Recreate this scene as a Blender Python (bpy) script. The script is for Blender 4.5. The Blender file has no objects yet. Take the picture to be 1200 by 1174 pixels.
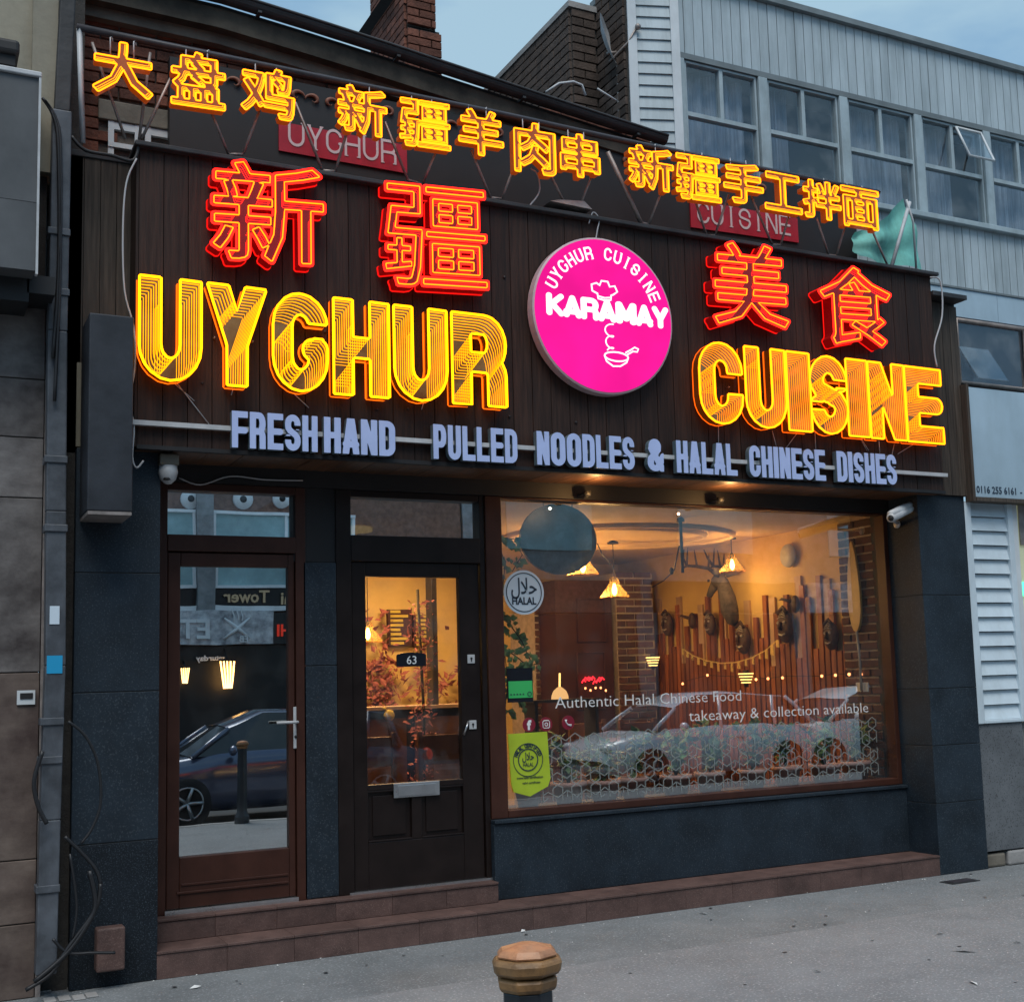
import bpy, bmesh, math, random
import numpy as np
from mathutils import Vector, Matrix
random.seed(7); rnd = random.Random(11)
S = bpy.context.scene; COL = S.collection
R_ = math.radians
# ------------------------------------------------------------------ camera
F_, YAW, PITCH, ROLL, CX, CY = 1478.9, 0.49082, 0.115137, -0.031328, 672.2, 626.7
CP = np.array([0, -7.5, 1.6])
fw = np.array([math.sin(YAW)*math.cos(PITCH), math.cos(YAW)*math.cos(PITCH), math.sin(PITCH)])
r0 = np.array([math.cos(YAW), -math.sin(YAW), 0]); u0 = np.cross(r0, fw)
rt = math.cos(ROLL)*r0+math.sin(ROLL)*u0; up = -math.sin(ROLL)*r0+math.cos(ROLL)*u0
cam = bpy.data.cameras.new('camera'); co = bpy.data.objects.new('camera', cam); COL.objects.link(co)
co.matrix_world = Matrix(((rt[0], up[0], -fw[0], CP[0]), (rt[1], up[1], -fw[1], CP[1]), (rt[2], up[2], -fw[2], CP[2]), (0, 0, 0, 1)))
cam.sensor_width = 36; cam.lens = F_/1200*36; cam.shift_x = -(CX-600)/1200; cam.shift_y = (CY-587)/1200
cam.clip_end = 400; cam.clip_start = .05
S.camera = co
# ------------------------------------------------------------------ world, sun, exposure
SUN_EL, SUN_AZ = 60, 205
w = bpy.data.worlds.new('World'); S.world = w; w.use_nodes = True
nt = w.node_tree; N = nt.nodes; L = nt.links
bg = N['Background']; bg.inputs['Strength'].default_value = .1
sky = N.new('ShaderNodeTexSky'); sky.sky_type = 'NISHITA'; sky.sun_disc = False
sky.sun_elevation = R_(SUN_EL); sky.sun_rotation = R_(SUN_AZ); sky.air_density = 1.3; sky.dust_density = 2
tc = N.new('ShaderNodeTexCoord'); mp = N.new('ShaderNodeMapping'); mp.inputs['Scale'].default_value = (1.1, 1.1, 3.0)
mp.inputs['Location'].default_value = (1.3, .4, .2)
nz = N.new('ShaderNodeTexNoise'); nz.inputs['Scale'].default_value = 1.9; nz.inputs['Detail'].default_value = 6; nz.inputs['Roughness'].default_value = .55
rp = N.new('ShaderNodeValToRGB'); rp.color_ramp.elements[0].position = .40; rp.color_ramp.elements[1].position = .60
rp.color_ramp.elements[0].color = (1.0, 2.35, 4.1, 1); rp.color_ramp.elements[1].color = (2.9, 4.3, 5.2, 1)
mx = N.new('ShaderNodeMix'); mx.data_type = 'RGBA'; mx.inputs['Factor'].default_value = .82
L.new(tc.outputs['Generated'], mp.inputs['Vector']); L.new(mp.outputs[0], nz.inputs['Vector']); L.new(nz.outputs['Fac'], rp.inputs[0])
L.new(sky.outputs[0], mx.inputs['A']); L.new(rp.outputs[0], mx.inputs['B']); L.new(mx.outputs['Result'], bg.inputs['Color'])
sl = bpy.data.lights.new('sun', 'SUN'); sl.energy = 1.5; sl.angle = R_(35); sl.color = (1, .97, .92)
so = bpy.data.objects.new('sun', sl); COL.objects.link(so)
az = R_(SUN_AZ); d = Vector((math.sin(az)*math.cos(R_(SUN_EL)), math.cos(az)*math.cos(R_(SUN_EL)), math.sin(R_(SUN_EL))))
so.rotation_euler = d.to_track_quat('Z', 'Y').to_euler()
S.view_settings.view_transform = 'Standard'; S.view_settings.look = 'None'; S.view_settings.gamma = 1
S.view_settings.exposure = .55; S.view_settings.use_curve_mapping = False
S.cycles.use_denoising = True; S.cycles.max_bounces = 8; S.cycles.transparent_max_bounces = 12; S.cycles.sample_clamp_indirect = 4
S.cycles.caustics_reflective = False; S.cycles.caustics_refractive = False
# ------------------------------------------------------------------ photo measurements -> places
def ray(a, b): return (a-CX)/F_*rt+(CY-b)/F_*up+fw
def hit(a, b, ax, v):
    dd = ray(a, b); return Vector(CP+dd*(v-CP[ax])/dd[ax])
def P(a, b, y=0.): return hit(a, b, 1, y)
def PX(a, b, x): return hit(a, b, 0, x)
def PZ(a, b, z=0.): return hit(a, b, 2, z)
GL = .56                                    # plane of the shop glass
def RF(a, b, y):                            # a place across the street, seen by reflection in the glass
    dd = ray(a, b); p = CP+dd*(GL-CP[1])/dd[1]; d2 = dd*np.array([1, -1, 1]); return Vector(p+d2*(y-p[1])/d2[1])
# ------------------------------------------------------------------ materials
M = {}
def mat(name, col=(.5, .5, .5), rough=.6, metal=0, var=.0, vs=6, bump=0, bs=40, col2=None, spec=None, emit=None, es=1, stretch=None, rnd_=0, speck=None, ss=180, coat=0, grime=0, gs=2.0, gst=(1, 1, .35), gcol=(.25, .23, .2)):
    m = bpy.data.materials.new(name); m.use_nodes = True; n = m.node_tree.nodes; l = m.node_tree.links; b = n['Principled BSDF']
    b.inputs['Roughness'].default_value = rough; b.inputs['Metallic'].default_value = metal
    if spec is not None: b.inputs['Specular IOR Level'].default_value = spec
    if coat: b.inputs['Coat Weight'].default_value = coat; b.inputs['Coat Roughness'].default_value = .08
    tc = n.new('ShaderNodeTexCoord'); v = tc.outputs['Object']
    if stretch:
        mpp = n.new('ShaderNodeMapping'); mpp.inputs['Scale'].default_value = stretch; l.new(v, mpp.inputs['Vector']); v = mpp.outputs[0]
    oi = n.new('ShaderNodeObjectInfo')
    if rnd_ or True:
        ad = n.new('ShaderNodeVectorMath'); ad.operation = 'ADD'; sc = n.new('ShaderNodeVectorMath'); sc.operation = 'SCALE'
        cb = n.new('ShaderNodeCombineXYZ'); l.new(oi.outputs['Random'], cb.inputs[0]); l.new(oi.outputs['Random'], cb.inputs[1]); l.new(oi.outputs['Random'], cb.inputs[2])
        sc.inputs['Scale'].default_value = 37; l.new(cb.outputs[0], sc.inputs[0]); l.new(v, ad.inputs[0]); l.new(sc.outputs[0], ad.inputs[1]); v = ad.outputs[0]
    cur = None
    def rgb(c): return (c[0], c[1], c[2], 1)
    b.inputs['Base Color'].default_value = rgb(col)
    if var or col2:
        z = n.new('ShaderNodeTexNoise'); z.inputs['Scale'].default_value = vs; z.inputs['Detail'].default_value = 7; z.inputs['Roughness'].default_value = .62; l.new(v, z.inputs['Vector'])
        r = n.new('ShaderNodeValToRGB'); r.color_ramp.elements[0].position = .33; r.color_ramp.elements[1].position = .68
        c2 = col2 or tuple(x*(1+var) for x in col); c1 = col if col2 else tuple(x*(1-var) for x in col)
        r.color_ramp.elements[0].color = rgb(c1); r.color_ramp.elements[1].color = rgb(c2)
        l.new(z.outputs['Fac'], r.inputs[0]); cur = r.outputs[0]
        rr = n.new('ShaderNodeMapRange'); rr.inputs['To Min'].default_value = max(.03, rough-.12); rr.inputs['To Max'].default_value = min(1, rough+.12)
        l.new(z.outputs['Fac'], rr.inputs[0]); l.new(rr.outputs[0], b.inputs['Roughness'])
    if speck:
        z = n.new('ShaderNodeTexNoise'); z.inputs['Scale'].default_value = ss; z.inputs['Detail'].default_value = 2; l.new(v, z.inputs['Vector'])
        r = n.new('ShaderNodeValToRGB'); r.color_ramp.elements[0].position = .56; r.color_ramp.elements[1].position = .72
        r.color_ramp.elements[0].color = (0, 0, 0, 1); r.color_ramp.elements[1].color = (1, 1, 1, 1); l.new(z.outputs['Fac'], r.inputs[0])
        x = n.new('ShaderNodeMix'); x.data_type = 'RGBA'; l.new(r.outputs[0], x.inputs['Factor'])
        if cur: l.new(cur, x.inputs['A'])
        else: x.inputs['A'].default_value = rgb(col)
        x.inputs['B'].default_value = rgb(speck); cur = x.outputs['Result']
    if rnd_:
        h = n.new('ShaderNodeHueSaturation'); mr = n.new('ShaderNodeMapRange'); mr.inputs['To Min'].default_value = 1-rnd_; mr.inputs['To Max'].default_value = 1+rnd_
        l.new(oi.outputs['Random'], mr.inputs[0]); l.new(mr.outputs[0], h.inputs['Value'])
        if cur: l.new(cur, h.inputs['Color'])
        else: h.inputs['Color'].default_value = rgb(col)
        cur = h.outputs[0]
    if grime:
        mg = n.new('ShaderNodeMapping'); mg.inputs['Scale'].default_value = gst; geo = n.new('ShaderNodeNewGeometry'); l.new(geo.outputs['Position'], mg.inputs['Vector'])
        z = n.new('ShaderNodeTexNoise'); z.inputs['Scale'].default_value = gs; z.inputs['Detail'].default_value = 9; z.inputs['Roughness'].default_value = .72; l.new(mg.outputs[0], z.inputs['Vector'])
        r = n.new('ShaderNodeMapRange'); r.inputs['From Min'].default_value = .44; r.inputs['From Max'].default_value = .70; r.inputs['To Max'].default_value = grime; l.new(z.outputs['Fac'], r.inputs[0])
        x = n.new('ShaderNodeMix'); x.data_type = 'RGBA'; x.blend_type = 'MULTIPLY'; l.new(r.outputs[0], x.inputs['Factor'])
        if cur: l.new(cur, x.inputs['A'])
        else: x.inputs['A'].default_value = rgb(col)
        x.inputs['B'].default_value = rgb(gcol); cur = x.outputs['Result']
    if cur: l.new(cur, b.inputs['Base Color'])
    if bump:
        z = n.new('ShaderNodeTexNoise'); z.inputs['Scale'].default_value = bs; z.inputs['Detail'].default_value = 6; l.new(v, z.inputs['Vector'])
        bp = n.new('ShaderNodeBump'); bp.inputs['Strength'].default_value = bump; bp.inputs['Distance'].default_value = .01; l.new(z.outputs['Fac'], bp.inputs['Height']); l.new(bp.outputs[0], b.inputs['Normal'])
    if emit: b.inputs['Emission Color'].default_value = rgb(emit); b.inputs['Emission Strength'].default_value = es
    M[name] = m; return m
def glow(name, col, s=1):
    m = bpy.data.materials.new(name); m.use_nodes = True; n = m.node_tree.nodes; n.clear()
    e = n.new('ShaderNodeEmission'); e.inputs[0].default_value = (*col, 1); e.inputs[1].default_value = s
    o = n.new('ShaderNodeOutputMaterial'); m.node_tree.links.new(e.outputs[0], o.inputs[0]); M[name] = m; return m
def glass(name, fac, tint=(1, 1, 1), rough=.0, dirt=.0):
    m = bpy.data.materials.new(name); m.use_nodes = True; n = m.node_tree.nodes; l = m.node_tree.links; n.clear()
    t = n.new('ShaderNodeBsdfTransparent'); t.inputs[0].default_value = (*tint, 1); g = n.new('ShaderNodeBsdfGlossy'); g.inputs['Roughness'].default_value = rough; g.inputs[0].default_value = (.95, 1, 1, 1)
    fr = n.new('ShaderNodeFresnel'); fr.inputs[0].default_value = 1.5; a = n.new('ShaderNodeMath'); a.operation = 'ADD'; a.use_clamp = True; a.inputs[1].default_value = fac; l.new(fr.outputs[0], a.inputs[0])
    ge = n.new('ShaderNodeNewGeometry'); iv = n.new('ShaderNodeMath'); iv.operation = 'SUBTRACT'; iv.inputs[0].default_value = 1; l.new(ge.outputs['Backfacing'], iv.inputs[1])
    fm = n.new('ShaderNodeMath'); fm.operation = 'MULTIPLY'; l.new(a.outputs[0], fm.inputs[0]); l.new(iv.outputs[0], fm.inputs[1]); a = fm
    x = n.new('ShaderNodeMixShader'); l.new(a.outputs[0], x.inputs[0]); l.new(t.outputs[0], x.inputs[1]); l.new(g.outputs[0], x.inputs[2]); last = x.outputs[0]
    tcc = n.new('ShaderNodeTexCoord'); z = n.new('ShaderNodeTexNoise'); z.inputs['Scale'].default_value = 1.3; l.new(tcc.outputs['Object'], z.inputs['Vector'])
    bp = n.new('ShaderNodeBump'); bp.inputs['Strength'].default_value = .12; bp.inputs['Distance'].default_value = .006; l.new(z.outputs['Fac'], bp.inputs['Height']); l.new(bp.outputs[0], g.inputs['Normal'])
    if dirt:
        df = n.new('ShaderNodeBsdfDiffuse'); df.inputs[0].default_value = (.6, .62, .62, 1); z2 = n.new('ShaderNodeTexNoise'); z2.inputs['Scale'].default_value = 5; z2.inputs['Detail'].default_value = 8; l.new(tcc.outputs['Object'], z2.inputs['Vector'])
        mr = n.new('ShaderNodeMapRange'); mr.inputs['From Min'].default_value = .45; mr.inputs['From Max'].default_value = .8; mr.inputs['To Max'].default_value = dirt; l.new(z2.outputs['Fac'], mr.inputs[0])
        y = n.new('ShaderNodeMixShader'); l.new(mr.outputs[0], y.inputs[0]); l.new(last, y.inputs[1]); l.new(df.outputs[0], y.inputs[2]); last = y.outputs[0]
    o = n.new('ShaderNodeOutputMaterial'); l.new(last, o.inputs[0]); M[name] = m; return m
mat('granite', (.014, .024, .035), .6, spec=.32, var=.35, vs=3, bump=.06, bs=90, speck=(.055, .07, .085), ss=110, grime=.6, gs=3, gst=(1, 1, .5), gcol=(.4, .42, .45))
mat('granite_dark', (.006, .010, .015), .55, spec=.3, var=.35, vs=3, bump=.06, bs=90, speck=(.06, .08, .10), ss=150)  # darker granite for the foot of the left pier
mat('granite_light', (.13, .14, .15), .6, var=.2, vs=4, speck=(.03, .03, .035), ss=90)
mat('wood_dark', (.033, .016, .011), .62, var=.5, vs=2.2, stretch=(22, 22, 1.2), bump=.35, bs=3, rnd_=.3, spec=.3, grime=.5, gs=3, gst=(2, 1, .3), gcol=(.45, .4, .4))
mat('wood_grey', (.060, .047, .037), .7, var=.45, vs=2.2, stretch=(22, 22, 1.2), bump=.3, bs=3, rnd_=.25, spec=.3)
mat('wood_soffit', (.10, .045, .022), .5, var=.5, vs=2.2, stretch=(20, 1.5, 20), bump=.25, bs=3, rnd_=.3)
mat('brick_red', (.150, .058, .038), .85, var=.4, vs=9, bump=.7, bs=60, rnd_=.4, spec=.3)
mat('brick_brown', (.075, .055, .045), .85, var=.35, vs=9, bump=.6, bs=60, rnd_=.35, spec=.3)
mat('brick_in', (.095, .040, .028), .8, var=.35, vs=9, bump=.5, bs=60, rnd_=.35)
mat('mortar', (.12, .10, .085), .9, var=.3, vs=14, bump=.5, bs=80)
mat('mortar_dark', (.055, .05, .045), .9, var=.3, vs=14, bump=.5, bs=80)
mat('mortar_pale', (.50, .42, .34), .9, var=.2, vs=14)
mat('frame_brown', (.055, .020, .013), .42, var=.18, vs=5, bump=.05, bs=40, spec=.3, grime=.4, gs=6, gcol=(.5, .5, .5))
mat('frame_black', (.013, .008, .007), .38, var=.25, vs=5, bump=.08, bs=30, spec=.3)
mat('black_board', (.010, .009, .010), .6, var=.3, vs=4)
mat('white_pvc', (.62, .66, .68), .35, var=.08, vs=3, grime=.3, gs=5, gcol=(.5, .48, .45))
mat('white_metal', (.50, .51, .52), .45, var=.15, vs=9)
mat('steel', (.55, .56, .57), .3, metal=.9, var=.1, vs=9)
mat('strut', (.30, .26, .24), .5, metal=.4, var=.3, vs=12)
mat('strut_dark', (.035, .03, .035), .5, var=.3, vs=12)
mat('cladding', (.42, .49, .52), .55, var=.10, vs=1.6, bump=.08, bs=12, rnd_=.05, stretch=(3, 3, .8), grime=.55, gs=2.6, gst=(3, 1, .25), gcol=(.45, .47, .46))
mat('clad_edge', (.16, .19, .20), .6, var=.2, vs=4)
mat('sheet_blue', (.40, .53, .62), .5, var=.12, vs=1.2, grime=.35, gs=2, gst=(1, 1, .2), gcol=(.6, .6, .58))
mat('pipe_paint', (.085, .095, .11), .45, var=.35, vs=6, bump=.15, bs=25, grime=.6, gs=5, gst=(1, 1, .4), gcol=(.35, .33, .33))
mat('left_stone', (.21, .19, .18), .75, var=.45, vs=3.4, bump=.4, bs=16, col2=(.045, .035, .034), rnd_=.12, grime=.7, gs=3.5, gst=(.5, 1, 1.4), gcol=(.4, .38, .38))
mat('left_stone_brown', (.185, .14, .115), .75, vs=3.4, bump=.3, bs=16, col2=(.065, .04, .035), rnd_=.12, grime=.75, gs=3.5, gst=(.5, 1, 1.4), gcol=(.38, .33, .3))
mat('left_sign', (.085, .09, .095), .5, var=.25, vs=2, bump=.05, bs=20, grime=.5, gs=2.5, gcol=(.5, .5, .5))
mat('cream_wall', (.30, .27, .205), .8, var=.18, vs=1.5, bump=.2, bs=30, grime=.55, gs=2.5, gcol=(.45, .42, .36))
mat('terracotta', (.110, .062, .052), .62, var=.28, vs=5, bump=.2, bs=60, rnd_=.12, speck=(.2, .13, .11), ss=200, grime=.7, gs=4, gst=(1, 1, 1), gcol=(.45, .4, .4))
mat('grout', (.10, .06, .052), .9, var=.2, vs=20)
mat('slate_box', (.020, .024, .032), .55, var=.3, vs=5, bump=.1, bs=30)
mat('rubber', (.012, .012, .013), .6)
mat('cable_white', (.45, .45, .46), .5)
mat('cable_black', (.014, .014, .016), .5)
mat('bollard_black', (.016, .020, .026), .35, var=.4, vs=8, bump=.15, bs=30)
mat('bollard_gold', (.36, .19, .07), .5, var=.35, vs=9, bump=.25, bs=30, col2=(.16, .09, .04), grime=.7, gs=25, gst=(1, 1, 1), gcol=(.25, .2, .15))
mat('bollard_top', (.66, .27, .11), .45, var=.3, vs=7, bump=.2, bs=30, col2=(.42, .22, .12), grime=.6, gs=22, gst=(1, 1, 1), gcol=(.35, .25, .2))
mat('letter_blue', (.46, .55, .85), .4, var=.05, vs=5)
mat('letter_side', (.10, .14, .16), .5)
mat('mirror_amber', (.42, .24, .09), .22, metal=1, var=.5, vs=5, emit=(1, .16, .004), es=.05)  # faint emission paints an orange glow into the letter body
mat('red_body', (.07, .002, .002), .3, emit=(1, .002, .004), es=.10, var=.2, vs=14)  # emission paints the red glow of the tubes onto the body
mat('orange_body', (.16, .07, .02), .35, emit=(1, .12, .002), es=.14, var=.3, vs=18)
mat('red_plate', (.42, .012, .03), .4, var=.15, vs=5, grime=.5, gs=6, gcol=(.4, .3, .3))
mat('plate_text', (.62, .50, .50), .5)
mat('paisley', (.22, .085, .05), .6)
mat('pink_rim', (.55, .40, .42), .3, var=.08, vs=4)
mat('tarp', (.16, .46, .40), .7, var=.35, vs=3, bump=.5, bs=7, grime=.5, gs=6, gst=(2, 1, .6), gcol=(.5, .55, .5))
mat('gutter', (.030, .030, .032), .6, var=.5, vs=4, bump=.3, bs=20)
mat('moss_stone', (.060, .052, .040), .9, var=.5, vs=5, bump=.5, bs=20)
mat('lintel', (.17, .15, .12), .85, var=.3, vs=5, bump=.4, bs=30)
mat('asphalt', (.185, .197, .202), .82, var=.16, vs=1.4, bump=.9, bs=70, speck=(.36, .37, .38), ss=75, grime=.45, gs=1.1, gst=(1, 1, 1), gcol=(.5, .5, .5))
mat('asphalt_patch', (.215, .222, .227), .82, var=.14, vs=1.7, bump=.9, bs=65, speck=(.42, .42, .42), ss=70, grime=.3, gs=1.6, gst=(1, 1, 1), gcol=(.55, .55, .55))
mat('road', (.075, .077, .08), .85, var=.15, vs=1.0, bump=.5, bs=120, speck=(.15, .15, .15), ss=120)
mat('kerbstone', (.30, .29, .28), .8, var=.2, vs=4, bump=.3, bs=40, rnd_=.1)
mat('paint_white', (.7, .7, .68), .7, var=.15, vs=12)
mat('paint_yellow', (.62, .45, .08), .7, var=.2, vs=12)
mat('orange_wall', (.68, .48, .17), .8, var=.12, vs=1.5)
mat('ceiling_paint', (.70, .52, .30), .8, var=.1, vs=1.3)
mat('maroon', (.05, .010, .010), .6, var=.25, vs=3)
mat('slat_wood', (.30, .095, .03), .5, var=.35, vs=2, stretch=(18, 18, 1), rnd_=.3)
mat('slat_pale', (.50, .34, .22), .6, var=.2, vs=2, rnd_=.15)
mat('floor_in', (.11, .06, .035), .5, var=.3, vs=3)
mat('leaf', (.12, .23, .08), .55, var=.5, vs=14, rnd_=.3)
mat('leaf_warm', (.10, .085, .025), .6, var=.4, vs=14, rnd_=.3)
mat('stem', (.05, .04, .02), .8)
mat('pot', (.60, .36, .31), .7, var=.15, vs=8)
mat('soil', (.03, .02, .015), .95, bump=.6, bs=80)
mat('fur', (.085, .07, .065), .9, var=.5, vs=22, bump=.6, bs=90)
mat('antler', (.05, .035, .025), .7, var=.3, vs=12)
mat('mask_dark', (.07, .035, .03), .55, var=.5, vs=26, bump=.4, bs=40)
mat('mask_line', (.42, .40, .37), .6)
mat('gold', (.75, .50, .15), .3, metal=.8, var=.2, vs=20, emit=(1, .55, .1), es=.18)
mat('balloon', (.55, .20, .11), .3, var=.05, vs=3)
mat('disc_dark', (.012, .020, .028), .35, var=.3, vs=3)
mat('surfboard', (.55, .36, .10), .35, var=.35, vs=3)
mat('counter', (.030, .022, .02), .5, var=.3, vs=4)
mat('chair_wood', (.14, .06, .03), .5, var=.3, vs=6)
mat('film', (.36, .41, .40), .6, emit=(.6, .66, .66), es=.0)
mat('decal_white', (.80, .82, .82), .6)
mat('sticker_white', (.62, .72, .80), .45)
mat('ink', (.02, .035, .06), .5)
mat('sticker_red', (.22, .012, .03), .4)
mat('sticker_green', (.05, .50, .13), .45)
mat('sticker_lime', (.42, .55, .03), .45, var=.1, vs=5)
mat('plate_black', (.012, .014, .02), .25)
mat('sticker_cyan', (.02, .32, .58), .4)
mat('menu_yellow', (.55, .42, .06), .6)
mat('pinkflower', (.36, .10, .08), .7, rnd_=.3, var=.3, vs=20)
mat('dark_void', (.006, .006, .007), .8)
mat('frame_grey', (.36, .44, .47), .45, var=.12, vs=6, grime=.5, gs=5, gcol=(.45, .43, .4))
mat('curtain', (.30, .35, .42), .85, var=.3, vs=6, stretch=(9, 9, .5))
mat('litter', (.7, .7, .68), .7)
mat('car_silver', (.72, .78, .84), .25, metal=.15, coat=.6)
mat('car_dark', (.09, .11, .17), .2, metal=.5, coat=.8)
mat('car_white', (.85, .88, .9), .25, coat=.6)
mat('car_glass', (.02, .025, .03), .06, spec=.8)
mat('tyre', (.012, .012, .013), .8)
mat('alloy', (.45, .46, .47), .3, metal=.9)
mat('tail_red', (.45, .03, .015), .25, emit=(1, .05, .02), es=.3)
mat('lamp_clear', (.7, .72, .75), .15)
mat('opp_brick', (.22, .12, .09), .85, var=.35, vs=9, bump=.3, bs=50)
mat('opp_white', (.9, .93, .95), .5, var=.12, vs=3)
mat('opp_conc', (.27, .28, .29), .7, var=.3, vs=5)
mat('opp_pane', (.36, .55, .58), .25, var=.2, vs=2)
mat('opp_dark', (.012, .014, .016), .45)
mat('opp_marble', (.85, .87, .9), .45, vs=5, col2=(.22, .23, .26))
mat('opp_gold', (.8, .55, .32), .5)
mat('shutter_white', (.60, .70, .76), .45, var=.07, vs=2, rnd_=.04, grime=.35, gs=4, gst=(1, 1, .4), gcol=(.55, .53, .5))
mat('green_thing', (.22, .34, .03), .6, var=.4, vs=20)
mat('pale_inside', (.55, .58, .42), .7, var=.25, vs=2, emit=(.8, .85, .5), es=.12)
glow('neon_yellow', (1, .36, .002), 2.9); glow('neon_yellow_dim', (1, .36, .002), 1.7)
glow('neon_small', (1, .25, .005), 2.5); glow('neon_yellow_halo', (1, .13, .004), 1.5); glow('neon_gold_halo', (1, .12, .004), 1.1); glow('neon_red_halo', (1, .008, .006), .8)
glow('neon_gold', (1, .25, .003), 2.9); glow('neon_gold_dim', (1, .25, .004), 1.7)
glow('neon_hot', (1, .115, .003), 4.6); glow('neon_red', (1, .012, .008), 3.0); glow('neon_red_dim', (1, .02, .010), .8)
glow('logo_pink', (1, .012, .33), .68); glow('logo_white', (1, .93, .97), 1.0)
m_ = M['logo_pink']; n_ = m_.node_tree.nodes; z_ = n_.new('ShaderNodeTexNoise'); z_.inputs['Scale'].default_value = 2.2; g_ = n_.new('ShaderNodeMapRange'); g_.inputs['From Min'].default_value = .3; g_.inputs['From Max'].default_value = .7; g_.inputs['To Min'].default_value = .58; g_.inputs['To Max'].default_value = .80; tc_ = n_.new('ShaderNodeTexCoord'); m_.node_tree.links.new(tc_.outputs['Object'], z_.inputs['Vector']); m_.node_tree.links.new(z_.outputs['Fac'], g_.inputs[0]); m_.node_tree.links.new(g_.outputs[0], n_['Emission'].inputs[1])
glow('bulb', (1, .50, .12), 28); glow('spot', (1, .72, .42), 9); glow('red_led', (1, .02, .03), 3); glow('warm_strip', (1, .62, .18), 2.2); glow('lantern', (1, .50, .16), 7); glow('fairy', (1, .35, .12), 3.5)
glow('green_lamp', (.1, .9, .45), 1.5); glow('dish_lamp', (1, .55, .2), .9)
m_ = M['film']; n_ = m_.node_tree.nodes; l_ = m_.node_tree.links; b_ = n_['Principled BSDF']; b_.inputs['Alpha'].default_value = .5
glass('pane', .29, dirt=.03); glass('pane_dark', .54, (.45, .5, .5), dirt=.03); glass('pane_transom', .78, (.4, .42, .42), dirt=.2); glass('pane_door', .13, dirt=.08)
m_ = glass('shade_glass', .0); n_ = m_.node_tree.nodes; l_ = m_.node_tree.links; n_.clear(); a_ = n_.new('ShaderNodeBsdfTransparent'); a_.inputs[0].default_value = (1, .85, .6, 1); b_ = n_.new('ShaderNodeBsdfTranslucent'); b_.inputs[0].default_value = (.9, .6, .25, 1); c_ = n_.new('ShaderNodeMixShader'); c_.inputs[0].default_value = .13; o_ = n_.new('ShaderNodeOutputMaterial'); l_.new(a_.outputs[0], c_.inputs[1]); l_.new(b_.outputs[0], c_.inputs[2]); l_.new(c_.outputs[0], o_.inputs[0])
glass('pane_upper', .07, (.90, .93, .95), dirt=.10)
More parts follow.
